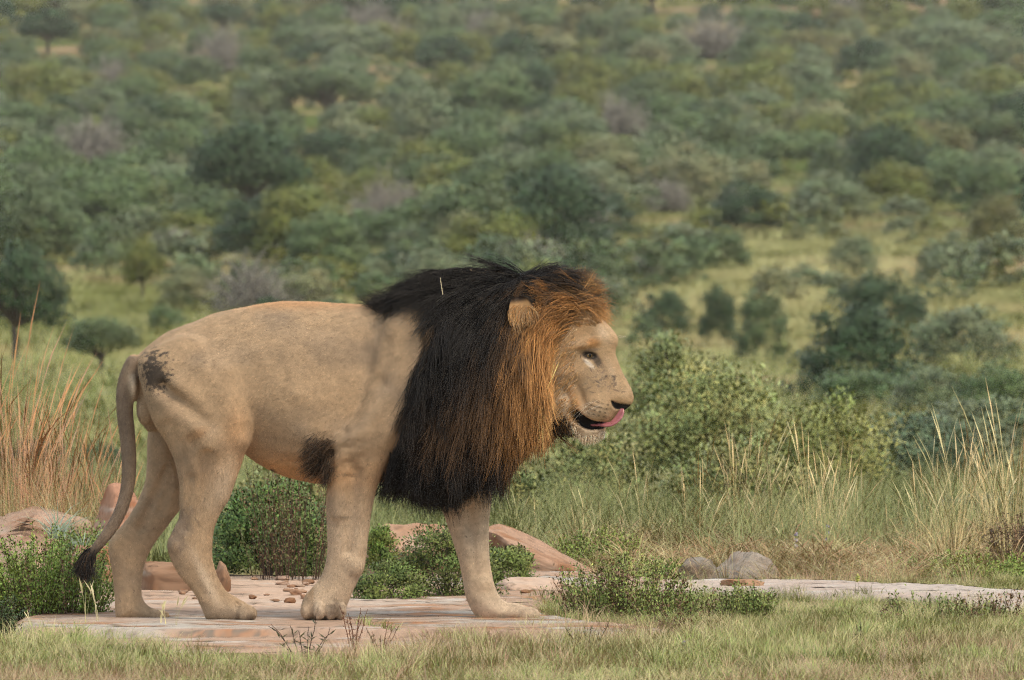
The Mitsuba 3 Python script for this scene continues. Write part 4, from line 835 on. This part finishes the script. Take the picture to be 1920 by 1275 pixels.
def relation(u, v, m):
    du, dv = u - marks[m, 0], v - marks[m, 1]
    if abs(du) > 2.2 * abs(dv): return ['left of', 'right of'][int(du > 0)]
    if abs(dv) > 2.2 * abs(du): return ['just above', 'just below'][int(dv > 0)]
    return ['above left of', 'above right of', 'below left of', 'below right of'][int(du > 0) + 2 * int(dv > 0)]
def tell(hue, sort, u, v, size):
    near_marks = np.argsort(np.hypot(marks[:, 0] - u, 1.4 * (marks[:, 1] - v)))
    word = WORDS[hue]
    for m in near_marks[:3]:
        for adj in ('', 'larger ' if size > .55 else 'smaller ', 'taller ' if size > .3 else 'lower '):
            for extra in ('', ', toward ' + SHORT[near_marks[1] if m == near_marks[0] else near_marks[0]]):
                t = f'{adj}{word} {sort} {relation(u, v, m)} {SHORT[m]}{extra}'
                if t not in said and len(t.replace(',', '').split()) <= 16: said.add(t); return t, None
    return f'{word} {sort} among others like it, near {SHORT[near_marks[0]]}', f'{word} {sort} group near {SHORT[near_marks[0]]}'
count = 0
rows = sorted([(r.uniform(-70, 660) if n % 4 else r.uniform(-60, 330), r.uniform(-40, 1960)) for n in range(2300)])
for v, u in rows:
    D = float(far_of(v)); k = 20000 / D
    size = r.random(); w = (2.8 + 3.0 * size) * (1.35 if v < 330 else .92) * (.70 if v > 480 else 1); h = w * r.uniform(.60, .95)
    clear = (v > 545 and u < 320) or (v > 425 and u > 1130 and r.random() < .93) or (v > 520 and r.random() < .6)
    if clear or count >= 300: continue
    cu, cv_, ru, rv = u, v - h * k * .45, w * k * .5, h * k * .5; bad = False
    for n, (a, b, b2, c2) in enumerate(taken):
        mark = n < len(LANDMARKS)
        if abs(cu - a) < (ru + b2) * (.72 if mark else .46) and abs(cv_ - b) < (rv + c2) * (.72 if mark else .38): bad = True; break
    if bad: continue
    hue = r.choice(['green', 'mid', 'silver', 'silver', 'olive', 'olive', 'khaki', 'rust', 'grey', 'dark', 'mid', 'olive'])
    sh = 'flat' if (hue in ('green', 'dark', 'silver', 'mid') and r.random() < .35) else 'bush'; sort = 'tree' if sh == 'flat' else 'bush'
    key = key_for('hillside_' + sort); stand(key, proto(hue, sh, r.integers(2)), u, v, w, h, r); count += 1
    label, grp = tell(hue, sort, cu, cv_, size)
    tag(key, label, sort, grp or f'{WORDS[hue]} {"trees" if sort == "tree" else "bushes"} on the hillside'); taken.append((cu, cv_, ru, rv))
print('hillside plants', count)
# low scrub that nobody could count, filling the slope between them
for n in range(1150):
    large = n % 3 == 0; u_ = r.uniform(-60, 1980)
    v = r.uniform(-90, 640) if n % 3 == 1 else r.uniform(-100, 520 if large and u_ < 1130 else 410 if large else 300); u = u_
    if (v > 540 and u < 320) or (v > 420 and u > 1130 and n % 4): continue
    hue = r.choice(['green', 'mid', 'silver', 'olive', 'khaki', 'olive', 'green', 'dark', 'mid']); g = proto(hue, 'bush' if large else 'scrub', r.integers(2)); w = r.uniform(2.8, 5.0) if large else r.uniform(1.0, 2.2)
    D = float(far_of(v)); key = f'low_scrub__{n + 1:03d}'
    scene[key] = {'type': 'instance', 'shapegroup': {'type': 'ref', 'id': f'{g}_crown'}, 'to_world': T().translate(spot(u, D, -.03).tolist()).rotate([0, 0, 1], r.uniform(0, 360)).scale([w, w, w * r.uniform(.6, .9)])}
for n in range(260):
    v = r.uniform(415, 575); u = r.uniform(60, 1150) if n % 5 else r.uniform(1130, 1960)
    if (v > 535 and u < 320) or any(abs(u - a) < b2 + 12 and abs(v - 14 - b) < c2 for a, b, b2, c2 in taken[:len(LANDMARKS)]): continue
    g = proto(r.choice(['green', 'mid', 'silver', 'olive', 'silver', 'green', 'grey']), 'scrub', r.integers(2)); w = r.uniform(1.0, 2.6)
    scene[f'low_scrub__{n + 1201:03d}'] = {'type': 'instance', 'shapegroup': {'type': 'ref', 'id': f'{g}_crown'}, 'to_world': T().translate(spot(u, float(far_of(v)), -.03).tolist()).rotate([0, 0, 1], r.uniform(0, 360)).scale([w, w, w * r.uniform(.6, .9)])}
for n in range(1500):                                   # the same slope on either side of the view
    v = r.uniform(-90, 560); u = r.uniform(-5200, -60) if n % 2 else r.uniform(1980, 7200)
    g = proto(r.choice(['green', 'mid', 'silver', 'olive', 'khaki', 'dark']), 'scrub', r.integers(2)); w = r.uniform(2.0, 5.5)
    scene[f'low_scrub__{n + 1501:03d}'] = {'type': 'instance', 'shapegroup': {'type': 'ref', 'id': f'{g}_crown'}, 'to_world': T().translate(spot(u, float(far_of(v)), -.03).tolist()).rotate([0, 0, 1], r.uniform(0, 360)).scale([w, w, w * r.uniform(.6, .9)])}
tag('low_scrub', 'low mixed scrub filling the hillside between the trees and bushes', 'scrub', kind='stuff')
# ---------------------------------------------------------------- shrubs nearer by
def big_shrub(key, label, u0, u1, v0, v1, D, base, leaf, n_clump, per, seed, cat='shrub', depth=None, clump=.16, tones=(.7, 1.35), slim=.45, wood=True, foot=None):
    k = D / 20000; w, h = (u1 - u0) * k, (v1 - v0) * k
    L, W = crown(seed, base, leaf * 1.2 / w, int(n_clump * 1.25), int(per * 1.25), 'bush', tones, .35, (.13, .11, .09), clump, slim)
    S = np.array([w, depth or w * .7, h]); org = np.array([((u0 + u1) / 2 - 960) * k, D - DIST, CAM_Z - D * drop(v1)])
    lv = L[0].reshape(-1, 4, 3); c = lv.mean(1, keepdims=True); lv = c * S + (lv - c) * w           # leaves keep their own shape
    for part, m, v, mat in (('leaves', L, lv.reshape(-1, 3), 'leaf_mat'), ('stems', W, W[0] * S, 'matte_mat')):
        put(f'{key}__{part}', (v + org, m[1], m[2], m[3]), mat)
    tag(key, label, cat)
SAGE, OLV, FRESH, HEATH = np.array((.190, .215, .082)), np.array((.175, .195, .062)), np.array((.200, .285, .060)), np.array((.165, .220, .060))
for a in [('big soft olive green shrub right behind the lion\'s face', 1140, 1400, 600, 900, 88, SAGE, .040, 70, 70, 301),
          ('wide olive green shrub right of the muzzle, with leafy tufts on top', 1120, 1515, 655, 1000, 76, SAGE * 1.05, .036, 100, 80, 302),
          ('pale olive shrub under the lion\'s chin', 940, 1270, 770, 1080, 63, SAGE * .95, .028, 90, 70, 303),
          ('olive green shrub right of the wide one, lower and pointed', 1400, 1700, 710, 1050, 72, OLV * 1.05, .032, 80, 70, 304),
          ('dull olive shrub low in front of the wide one', 1210, 1550, 800, 1085, 60, SAGE * .9, .026, 90, 70, 305),
          ('blue green soft shrub right of the pointed one', 1580, 1960, 740, 1060, 86, np.array((.085, .120, .070)), .040, 70, 70, 306),
          ('grey blue low shrub among the tan grass at right', 1690, 1960, 905, 1060, 58, np.array((.125, .155, .115)), .026, 60, 60, 307),
          ('olive shrub with dry stalks behind the gap under the belly', 430, 640, 820, 1060, 58, SAGE * .9, .022, 60, 60, 308),
          ('dull green shrub behind the gap between the front legs', 700, 860, 870, 1060, 57, SAGE * .9, .022, 50, 60, 309),
          ('grey green shrub right of the raised front leg', 905, 1050, 850, 1060, 56, SAGE * .85, .022, 50, 60, 310)]:
    big_shrub(key_for('shrub'), *a)
big_shrub(key_for('leafy_bush'), 'dense fresh green bush between the hind and front legs', 395, 625, 885, 1096, 44.4, np.array((.085, .140, .038)), 0.017, 110, 80, 403, 'bush', clump=.20, tones=(.5, 1.5))
big_shrub(key_for('leafy_bush'), 'broad olive green bush between the two front legs', 745, 935, 965, 1146, 42.3, HEATH * .70, 0.012, 95, 80, 406, 'bush', clump=.20, tones=(.5, 1.5))
big_shrub(key_for('leafy_bush'), 'small green bush right of the near front leg', 680, 752, 978, 1076, 44.1, FRESH * .55, 0.012, 40, 70, 405, 'bush', clump=.20, tones=(.5, 1.5))
big_shrub(key_for('leafy_bush'), 'low spreading green bush at the foot of the near front leg', 655, 800, 1050, 1140, 42.0, HEATH * .70, 0.012, 50, 70, 407, 'bush', clump=.20, tones=(.5, 1.5))
big_shrub(key_for('leafy_bush'), 'green bush right behind the raised front leg', 900, 1005, 1008, 1112, 43.4, HEATH * .70, 0.012, 60, 75, 408, 'bush', clump=.20, tones=(.5, 1.5))
def sprigs(key, label, u0, u1, v0, v1, D, base, n, seed, leaf=.013, per=60, fan=.55, cat='bush', depth=None, stem=(.09, .06, .045), tone=.3, lean=0.0, stemr=.0016, dry=0.0):
    """a low bush of upright leafy sprigs"""
    r = np.random.default_rng(seed); k = D / 20000; w, h = (u1 - u0) * k, (v1 - v0) * k; dep = depth or min(w * .8, .5)
    lines, pos, out, col = [], [], [], []
    for i in range(n):
        bx, by = r.uniform(-.5, .5), r.uniform(-.5, .5)
        if bx * bx + by * by > .26: continue
        base_p = np.array([bx * w * .8, by * dep * .8, 0]); hh = h * r.uniform(.55, 1.05) * (1 - 1.3 * bx * bx * fan)
        tip = base_p + np.array([bx * w * .35 + lean * hh + r.normal(0, .03), by * dep * .4 + r.normal(0, .03), hh])
        ln = limb(base_p, tip, r, 6, .10); lines.append(ln)
        t = np.sort(r.uniform(.15, 1.0, per)); q = t * 5; i0 = np.minimum(q.astype(int), 4); f = (q - i0)[:, None]
        c = ln[i0] * (1 - f) + ln[i0 + 1] * f; o = unit(r.normal(0, 1, (per, 3)) * np.array([1, 1, .5]) + np.array([0, 0, .5]))
        side = r.random((per, 1)) < .55
        pos.append(c + o * leaf * .5 + side * r.normal(0, leaf * 1.3, (per, 3))); out.append(unit(o + np.array([bx, by, .6])))
        kcol = np.asarray(base) * r.uniform(1 - tone, 1 + tone) * np.array([1 + .35 * (r.random() - .4), 1, 1])
        if r.random() < dry: kcol = np.array([.19, .12, .07]) * r.uniform(.6, 1.2)
        col.append(kcol * r.lognormal(0, .2, (per, 1)))
    org = np.array([((u0 + u1) / 2 - 960) * k, D - DIST, CAM_Z - D * drop(v1)])
    pos = np.vstack(pos); pos[:, 2] = np.maximum(pos[:, 2], .004)
    L = leaf_mesh(pos + org, np.vstack(out), leaf, np.vstack(col), r, .5, .8, .55)
    put(f'{key}__leaves', L, 'leaf_mat'); W = stick_mesh(lines, [np.linspace(stemr, stemr * .5, 6)] * len(lines), stem, r)
    put(f'{key}__stems', (W[0] + org, W[1], W[2], W[3]), 'matte_mat'); tag(key, label, cat)
for a, kw in [(('dense bright green low bush in the lower left corner', -40, 215, 1000, 1172, 40.6, FRESH, 230, 401), dict(per=95, dry=.06, leaf=.013)),
              (('green bush around the silvery grass at left', 110, 215, 985, 1060, 44.8, HEATH * 1.1, 50, 402), dict(per=50)),
              (('dull twiggy bush behind the dense one, under the belly', 455, 640, 858, 1094, 44.0, SAGE * .62, 90, 404), dict(leaf=.014, dry=.35, per=34)),
              (('brownish green heathy bush in front of the raised paw\'s toes', 1060, 1270, 1052, 1192, 40.7, HEATH * 1.1, 190, 409), dict(dry=.25)),
              (('thin dull bush right of the heathy one', 1180, 1335, 1095, 1215, 40.2, HEATH, 100, 410), dict(dry=.3)),
              (('small upright dark green bush on the grass right of the heathy ones', 1345, 1450, 1095, 1190, 40.6, HEATH * .95, 80, 411), dict(leaf=.012)),
              (('row of upright dark sprigs on the grass at right', 1650, 1830, 1112, 1208, 40.3, HEATH * .85, 60, 412), dict(dry=.3, fan=.2, per=40)),
              (('loose reddish tipped sprigs at the right edge', 1800, 1925, 1110, 1200, 40.4, HEATH, 40, 413), dict(dry=.45, fan=.2, per=36)),
              (('bright green low bush behind the pale rock strip at right', 1700, 1960, 1040, 1112, 45.6, FRESH * .95, 190, 414), dict(leaf=.014, per=60)),
              (('dark reddish brown twiggy bush at the right edge', 1850, 1970, 965, 1085, 46.4, np.array((.075, .050, .035)), 70, 415), dict(leaf=.012, dry=.6)),
              (('green upright shrublet behind the rock mound', 1040, 1200, 992, 1084, 46.6, FRESH * .85, 100, 416), dict(leaf=.013)),
              (('green sprigs at the low end of the rock mound', 1130, 1260, 1040, 1096, 44.6, HEATH * 1.2, 60, 417), dict(leaf=.012)),
              (('dark green bush on the grass at the left edge, cut by the frame', -50, 30, 1120, 1200, 39.2, np.array((.045, .075, .025)), 50, 418), dict()),
              (('dry twiggy bush beside the end of the front rock ledge', 1190, 1330, 1150, 1235, 39.0, HEATH * .8, 50, 419), dict(dry=.6, per=24))]:
    sprigs(key_for('low_bush'), *a, **kw)
# thin herbs in front of the ledge
def herb(key, label, u, v0, v1, D, n, spread, seed, stem, leafc, leaf=.022, tilt=.55, per=9, slim=.14):
    r = np.random.default_rng(seed); k = D / 20000; h = (v1 - v0) * k; lines, pos, out = [], [], []
    org = np.array([(u - 960) * k, D - DIST, CAM_Z - D * drop(v1)])
    for i in range(n):
        a = (i / max(n - 1, 1) - .5) * 2; tip = np.array([a * spread * k + r.normal(0, .01), r.normal(0, .06), h * r.uniform(.62, 1.0)])
        ln = limb(np.array([r.normal(0, .004), 0, 0]), tip, r, 8, .08); lines.append(ln)
        t = r.uniform(.35, 1, per); j = (t * 7).astype(int); pos.append(ln[j] + r.normal(0, .003, (per, 3))); out.append(unit(r.normal(0, 1, (per, 3)) * np.array([1, 1, .4]) + np.array([0, 0, .15])))
    pos, out = np.vstack(pos), np.vstack(out)
    L = leaf_mesh(pos + org + out * leaf * .4, out, leaf, np.asarray(leafc) * r.lognormal(0, .2, (len(pos), 1)), r, slim, .15, .3)
    W = stick_mesh(lines, [np.linspace(.0024, .0010, 8)] * n, stem, r)
    put(f'{key}__leaves', L, 'leaf_mat'); put(f'{key}__stems', (W[0] + org, *W[1:]), 'matte_mat'); tag(key, label, 'plant')
for a in [('thin dark stemmed herb with narrow leaves in front of the rock ledge', 570, 1145, 1268, 37.4, 8, 55, 501, (.045, .030, .028), (.085, .10, .05), .03),
          ('reddish flowering stalk in front of the near front paw', 665, 1128, 1240, 37.8, 7, 26, 502, (.16, .075, .05), (.20, .10, .065), .009, .5, 26, .5),
          ('thin reddish herb right of the flowering stalk', 715, 1165, 1250, 37.6, 6, 30, 503, (.15, .08, .055), (.14, .12, .06), .013, .5, 14, .3),
          ('small dark herb in the grass left of the lilac flower', 1100, 1160, 1245, 38.0, 6, 40, 504, (.08, .05, .04), (.09, .10, .05), .014, .5, 14, .35),
          ('thin dark sprig in the grass below the row of sprigs', 1610, 1150, 1240, 38.0, 3, 12, 505, (.06, .05, .035), (.06, .075, .03), .012, .5, 16, .4)]:
    herb(key_for('herb'), *a)
for n, (u, v0, v1, D, c, lab) in enumerate([(1283, 1205, 1240, 38.0, (.30, .22, .42), 'lilac flower spike in the foreground grass'), (1490, 1002, 1060, 47.5, (.40, .36, .55), 'pale lilac flower in the reddish grass at right'), (1550, 985, 1050, 48.0, (.36, .32, .52), 'pale lilac flowers near the tan stalks at right'),
                                            (1432, 1075, 1110, 41.0, (.40, .42, .12), 'yellow green flower spike on the edge of the pale rock strip')][:4]):
    if n == 3: u, v0, v1, D = 1607, 1080, 1102, 43.6
    r = np.random.default_rng(520 + n); k = D / 20000; h = (v1 - v0) * k; org = np.array([(u - 960) * k, D - DIST, CAM_Z - D * drop(v1)]); key = key_for('wild_flower')
    ln = limb(np.zeros(3), np.array([.004, 0, h]), r, 6, .03); m = 46; t = r.uniform(.45, 1, m); o = unit(r.normal(0, 1, (m, 3)))
    put(f'{key}__petals', leaf_mesh(ln[np.minimum((t * 5.99).astype(int), 5)] + org + o * .006, o, .012, np.asarray(c) * r.lognormal(0, .2, (m, 1)), r, .7, .4, .4), 'leaf_mat')
    W = stick_mesh([ln], [np.linspace(.0016, .001, 6)], (.10, .12, .05), r); put(f'{key}__stem', (W[0] + org, *W[1:]), 'matte_mat'); tag(key, lab, 'flower')
# silvery arching tuft at left
def blades(n, r, h, w, lean, spread, color, tipc=None, segs=4, head=None, headp=0.0, arch=1.0, tone=.25):
    """a tuft of grass blades round the origin -> v, f, colour, normals"""
    a = r.uniform(0, 2 * np.pi, n); rad = np.abs(r.normal(0, spread, n)); base = np.stack([np.cos(a) * rad, np.sin(a) * rad, 0 * a], -1)
    az = a + r.normal(0, .7, n); H = h * r.uniform(.5, 1.1, n); ln = lean * r.lognormal(0, .45, n)
    t = np.linspace(0, 1, segs + 1)[None, :, None]; d = np.stack([np.cos(az), np.sin(az), 0 * az], -1)[:, None]
    P = base[:, None] + d * (H * ln)[:, None, None] * (t * .3 + arch * t ** 2.2) + np.array([0, 0, 1.0]) * (H[:, None, None] * (t - .35 * np.minimum(ln, 1.6)[:, None, None] * arch * t ** 3))
    face = r.uniform(0, 2 * np.pi, n); s = np.stack([np.cos(face), np.sin(face), 0 * face], -1)[:, None]
    W = (w * r.uniform(.6, 1.3, n))[:, None, None] * (1 - t ** 1.5 * .92)
    hd = r.random(n) < headp
    if headp: W = np.where(hd[:, None, None] & (t > .72) & (t < .98), head, W)
    v = np.stack([P - s * W, P + s * W], 2).reshape(-1, 3); k = 2 * (segs + 1)
    i = np.arange(n)[:, None] * k + np.arange(segs)[None] * 2; i = i.reshape(-1, 1)
    f = np.vstack([i + [0, 1, 3], i + [0, 3, 2]])
    c = np.asarray(color)[r.integers(len(color), size=n)] * r.lognormal(0, tone, (n, 1))
    tc = c if tipc is None else np.asarray(tipc)[r.integers(len(tipc), size=n)] * r.lognormal(0, tone, (n, 1))
    C = c[:, None] * (1 - t) + tc[:, None] * t
    fn = np.cross(s[:, 0], np.array([0, 0, 1.0])); fn *= np.where(fn[:, 1:2] > 0, -1, 1)
    nn = unit(fn * .45 + np.array([0, -.1, .8]) + .15 * r.normal(0, 1, (n, 3)))
    return v, f, np.repeat(C, 2, 1).reshape(-1, 3), np.repeat(nn, k, 0)
def one_tuft(key, label, u, v, D, m, mat='leaf_mat', cat='grass'):
    k = D / 20000; org = np.array([(u - 960) * k, D - DIST, CAM_Z - D * drop(v)]); put(key, (m[0] + org, *m[1:]), mat); tag(key, label, cat)
r = np.random.default_rng(61)
for u, v, n in ((105, 1010, 46), (160, 1050, 60)):
    one_tuft(key_for('silver_grass'), 'arching silvery blue grass tuft ' + ('beside the reddish rock behind the tail' if u > 120 else 'among the pink rocks, left of the other silvery tuft'), u, v, 44.7, blades(n, r, .20, .0034, .85, .025, [(.20, .25, .19), (.27, .31, .25), (.13, .18, .11)], arch=1.3, tone=.15))

# ---------------------------------------------------------------- grass: tufts of many kinds, repeated
GREENS, STRAWS, REDS, TANS = [(.17, .225, .055), (.22, .265, .075), (.26, .285, .10), (.13, .19, .045)], [(.40, .35, .18), (.33, .29, .14), (.44, .38, .22)], [(.31, .155, .085), (.26, .13, .075), (.33, .20, .12)], [(.40, .285, .125), (.34, .24, .10), (.44, .33, .17)]
KINDS = {'lawn': lambda r: blades(46, r, .065, .0012, .55, .05, GREENS, GREENS + STRAWS, 3),
         'lawn_straw': lambda r: blades(40, r, .085, .0010, .45, .05, GREENS + STRAWS, STRAWS, 3, .0022, .22),
         'pinkish': lambda r: blades(40, r, .095, .0008, .45, .05, STRAWS + [(.30, .18, .12)], [(.33, .20, .145), (.36, .25, .17)], 3, .0024, .4),
         'thatch': lambda r: blades(60, r, .19, .0009, .8, .06, REDS + STRAWS + GREENS, REDS + STRAWS, 4, .0024, .25),
         'meadow': lambda r: blades(60, r, .26, .0014, .5, .09, [(.11, .155, .045), (.15, .18, .06), (.19, .20, .08)], [(.17, .20, .07), (.25, .24, .11)], 4),
         'tan': lambda r: blades(11, r, .62, .0008, .17, .04, TANS + [(.22, .22, .07)] * 2, TANS + STRAWS, 6, .0021, .6, 1.0),
         'red': lambda r: blades(9, r, .70, .0007, .16, .06, REDS + [(.38, .26, .11), (.20, .20, .07)], REDS + [(.42, .18, .07), (.40, .17, .075), (.38, .22, .10)], 6, .0022, .5, 1.0),
         'red_base': lambda r: blades(40, r, .34, .0011, .45, .05, [(.12, .17, .05), (.18, .19, .07), (.28, .24, .12)], TANS + STRAWS + GREENS, 4),
         'fan': lambda r: blades(90, r, .34, .0010, .85, .03, TANS + STRAWS, TANS + STRAWS, 4, arch=.7),
         'far_pale': lambda r: blades(26, r, .32, .010, .6, .40, [(.31, .30, .13), (.24, .26, .09)], [(.40, .37, .19), (.32, .32, .14)], 2),
         'far': lambda r: blades(26, r, .40, .010, .6, .40, [(.15, .19, .055), (.24, .24, .095), (.13, .17, .045)], [(.21, .24, .08), (.34, .30, .15)], 2)}
SPREAD = {'far': (4, 1.6), 'lawn': (4, .16), 'lawn_straw': (4, .16), 'pinkish': (3, .14), 'thatch': (3, .22), 'meadow': (4, .45), 'far_pale': (4, 1.6)}
for name in KINDS:
    for q in range(4):
        rq = np.random.default_rng(700 + q + 10 * sum(map(ord, name)) % 997); cnt, sp = SPREAD.get(name, (1, 0))
        m = merge([(t[0] + np.array([rq.normal(0, 1), rq.normal(0, 1), 0]) * sp * (cnt > 1), *t[1:]) for t in (KINDS[name](rq) for _ in range(cnt))])
        scene[f'tuft_{name}_{q}'] = {'type': 'shapegroup', 'it': shape((m[0], m[1]), 'leaf_mat', np.clip(m[2], .004, .9), m[3])}
stuff_n = {}
def sow(key, kind, x, y, z, s, r):
    n = stuff_n[key] = stuff_n.get(key, 0) + 1
    scene[f'{key}__{n:03d}'] = {'type': 'instance', 'shapegroup': {'type': 'ref', 'id': f'tuft_{kind}_{r.integers(4)}'}, 'to_world': T().translate([float(x), float(y), float(z)]).rotate([0, 0, 1], r.uniform(0, 360)).rotate([1, 0, 0], r.normal(0, 5)).scale([s, s, s * r.uniform(.8, 1.15)])}
r = np.random.default_rng(62)
slab_at = lambda x, y: poly_sd2(slab_poly, np.atleast_1d(x), np.atleast_1d(y))
# short grass in front of the slab and over the shelf at right
n = 2100; D = np.sqrt(r.uniform(33.5 ** 2, 44.2 ** 2, n)); u = r.uniform(-60, 1980, n); x = (u - 960) / 20000 * D; sd = slab_at(x, D - DIST); zg = ground_z(x, D)
patch = meshkit.fbm(np.stack([x * 1.3, D * .8, 0 * x], -1), 3, 91); zs = slab_z(x[:, None], (D - DIST)[:, None])[0][:, 0]
front = (D < 42.9) | (u > 1200)
for i in range(n):
    edge = .10 * (patch[i] - .35) + .07 * r.normal() + (.10 * r.random() if D[i] < 39.5 else 0)
    if u[i] < 270: edge += .14 * r.random()
    if sd[i] > max(edge, -.01) + (.10 if patch[i] > .5 else .02) or not front[i] or (u[i] < 230 and D[i] > 39.8) : continue
    if u[i] < 1010 and D[i] > 38.9 : continue
    kind = 'pinkish' if patch[i] > .55 and r.random() < .45 else 'lawn_straw' if r.random() < .33 else 'lawn'
    if D[i] < 36 and r.random() < .3: kind = 'pinkish'
    sow('short_grass', kind, x[i], D[i] - DIST, max(zg[i], zs[i] - .05 if sd[i] > 0 else -9) - .004, r.uniform(.75, 1.25) * (.72 if D[i] > 39.5 else 1), r)
tag('short_grass', 'short pale yellowish green grass in front of the rock slab and over the ledge at right', 'grass', kind='stuff')
for i in range(620):        # reddish thatch behind the pale strip
    D = r.uniform(44.4, 50.5); u = r.uniform(985, 1990); x = (u - 960) / 20000 * D
    if (u < 1205 and D < 46.4) or (u > 1690 and D < 46.4) or (1250 < u < 1475 and D < 45.9): continue
    sow('reddish_grass', 'thatch', x, D - DIST, ground_z(x, D) - .01, r.uniform(.6, 1.15), r)
tag('reddish_grass', 'knee high reddish brown dry grass behind the pale rock strip', 'grass', kind='stuff')
for i in range(800):        # greener meadow further down the slope
    D = r.uniform(47, 66) if i % 2 else r.uniform(60, 120); u = r.uniform(-80, 2000); x = (u - 960) / 20000 * D
    sow('meadow_grass', 'meadow', x, D - DIST, ground_z(x, D) - .01, r.uniform(.7, 1.4), r)
tag('meadow_grass', 'dull green long grass on the dip behind the rocks', 'grass', kind='stuff')
for uc, spread, m, s0, D0 in ((1190, 40, 6, .75, 48), (1300, 25, 6, .9, 48), (1395, 22, 9, 1.0, 49), (1440, 14, 6, 1.0, 48.5), (1530, 16, 6, 1.0, 49), (1560, 12, 7, 1.05, 48), (1605, 10, 5, .9, 48.5), (1740, 16, 7, .95, 47.5), (1790, 16, 10, 1.0, 47.5), (1880, 24, 12, 1.15, 47.5), (1910, 20, 10, 1.2, 47), (1080, 40, 6, .7, 48), (1850, 30, 6, .8, 47.5), (1000, 30, 4, .6, 49), (1650, 60, 5, .6, 48), (1470, 100, 8, .55, 47.5)):
    for _ in range(m):
        u = r.normal(uc, spread * .6); D = D0 + r.normal(0, .4); x = (u - 960) / 20000 * D; sow('tan_grass', 'tan', x, D - DIST, ground_z(x, D) - .01, s0 * r.uniform(.8, 1.1), r)
tag('tan_grass', 'tall tan seeding grass stalks standing behind the pale rock strip at right', 'grass', kind='stuff')
one = KINDS['fan'](np.random.default_rng(63)); one_tuft('straw_tuft', 'fanned out straw coloured dry grass tuft leaning left behind the pale rock strip', 1790, 1090, 46.6, (one[0] * 1.3, *one[1:]), cat='grass tuft')
for i in range(150):         # tall red grass at the left edge
    u = min(r.normal(70, 75), 225); D = r.uniform(46.5, 49); x = (u - 960) / 20000 * D; s0 = (1.6 if u < 60 else 1.15) * r.uniform(.7, 1.1)
    sow('red_grass', 'red', x, D - DIST, ground_z(x, D) - .01, s0, r); sow('red_grass', 'red_base', x + r.normal(0, .05), D - DIST - .2, ground_z(x, D) - .01, r.uniform(.8, 1.3), r)
tag('red_grass', 'tall reddish brown seeding grass at the left edge', 'grass', kind='stuff')
for u, v1, h in ((185, 1165, .16), (160, 1168, .19), (300, 1168, .13), (312, 1170, .12), (328, 1172, .125), (60, 1190, .10)):
    m = blades(3, r, h, .0012, .25, .006, STRAWS, STRAWS, 5, .0042, .9, .7); one_tuft(key_for('grass_stalk'), {185: 'pale seeding grass stalk rising before the green bush at left, right one of two', 160: 'pale seeding grass stalk rising before the green bush at left, left one of two', 300: 'pale seed heads before the tail, leftmost of three stalks', 312: 'pale seed heads before the tail, middle of three stalks', 328: 'pale seed heads before the tail, rightmost of three stalks', 60: 'pale grass stalk at the far left before the green bush'}[u], u, v1, 39.3, m, cat='grass stalk')
for i in range(2300):        # the open slopes
    D = np.exp(r.uniform(math.log(110), math.log(560))); u = r.uniform(-80, 2000); x = (u - 960) / 20000 * D
    pale = np.exp(-((u - 1580) / 330) ** 2 - ((D - 345) / 70) ** 2) > r.random() * .8
    sow('slope_grass', 'far_pale' if pale else 'far', x, D - DIST, ground_z(x, D) - .02, r.uniform(.6, 1.2) * (.8 + D / 900), r)
tag('slope_grass', 'pale tufted grass on the open slopes among the bushes', 'grass', kind='stuff')
for i in range(1100):        # the same grasses on either side of the view
    out = lambda: r.uniform(-3500, -80) if r.random() < .5 else r.uniform(2000, 5500)
    u = out(); D = r.uniform(47, 120); x = (u - 960) / 20000 * D; sow('meadow_grass', 'meadow', x, D - DIST, ground_z(x, D) - .01, r.uniform(.7, 1.4), r)
    u = out(); D = np.exp(r.uniform(math.log(110), math.log(560))); x = (u - 960) / 20000 * D; sow('slope_grass', 'far', x, D - DIST, ground_z(x, D) - .02, r.uniform(.8, 1.3), r)
    u = out(); D = r.uniform(33.5, 44); x = (u - 960) / 20000 * D
    if slab_at(x, D - DIST)[0] < 0: sow('short_grass', 'lawn', x, D - DIST, ground_z(x, D) - .004, r.uniform(.8, 1.3), r)
# one dry stem caught in the mane
m = stick_mesh([np.array([q3(826 + 5 * t, 520 + 32 * t, -.235 - .01 * t) for t in np.linspace(0, 1, 6)])], [np.linspace(.0012, .0016, 6)], (.62, .52, .36), r)
put('grass_straw', m, 'matte_mat'); tag('grass_straw', 'single pale dry grass stem caught upright in the black mane', 'grass straw')
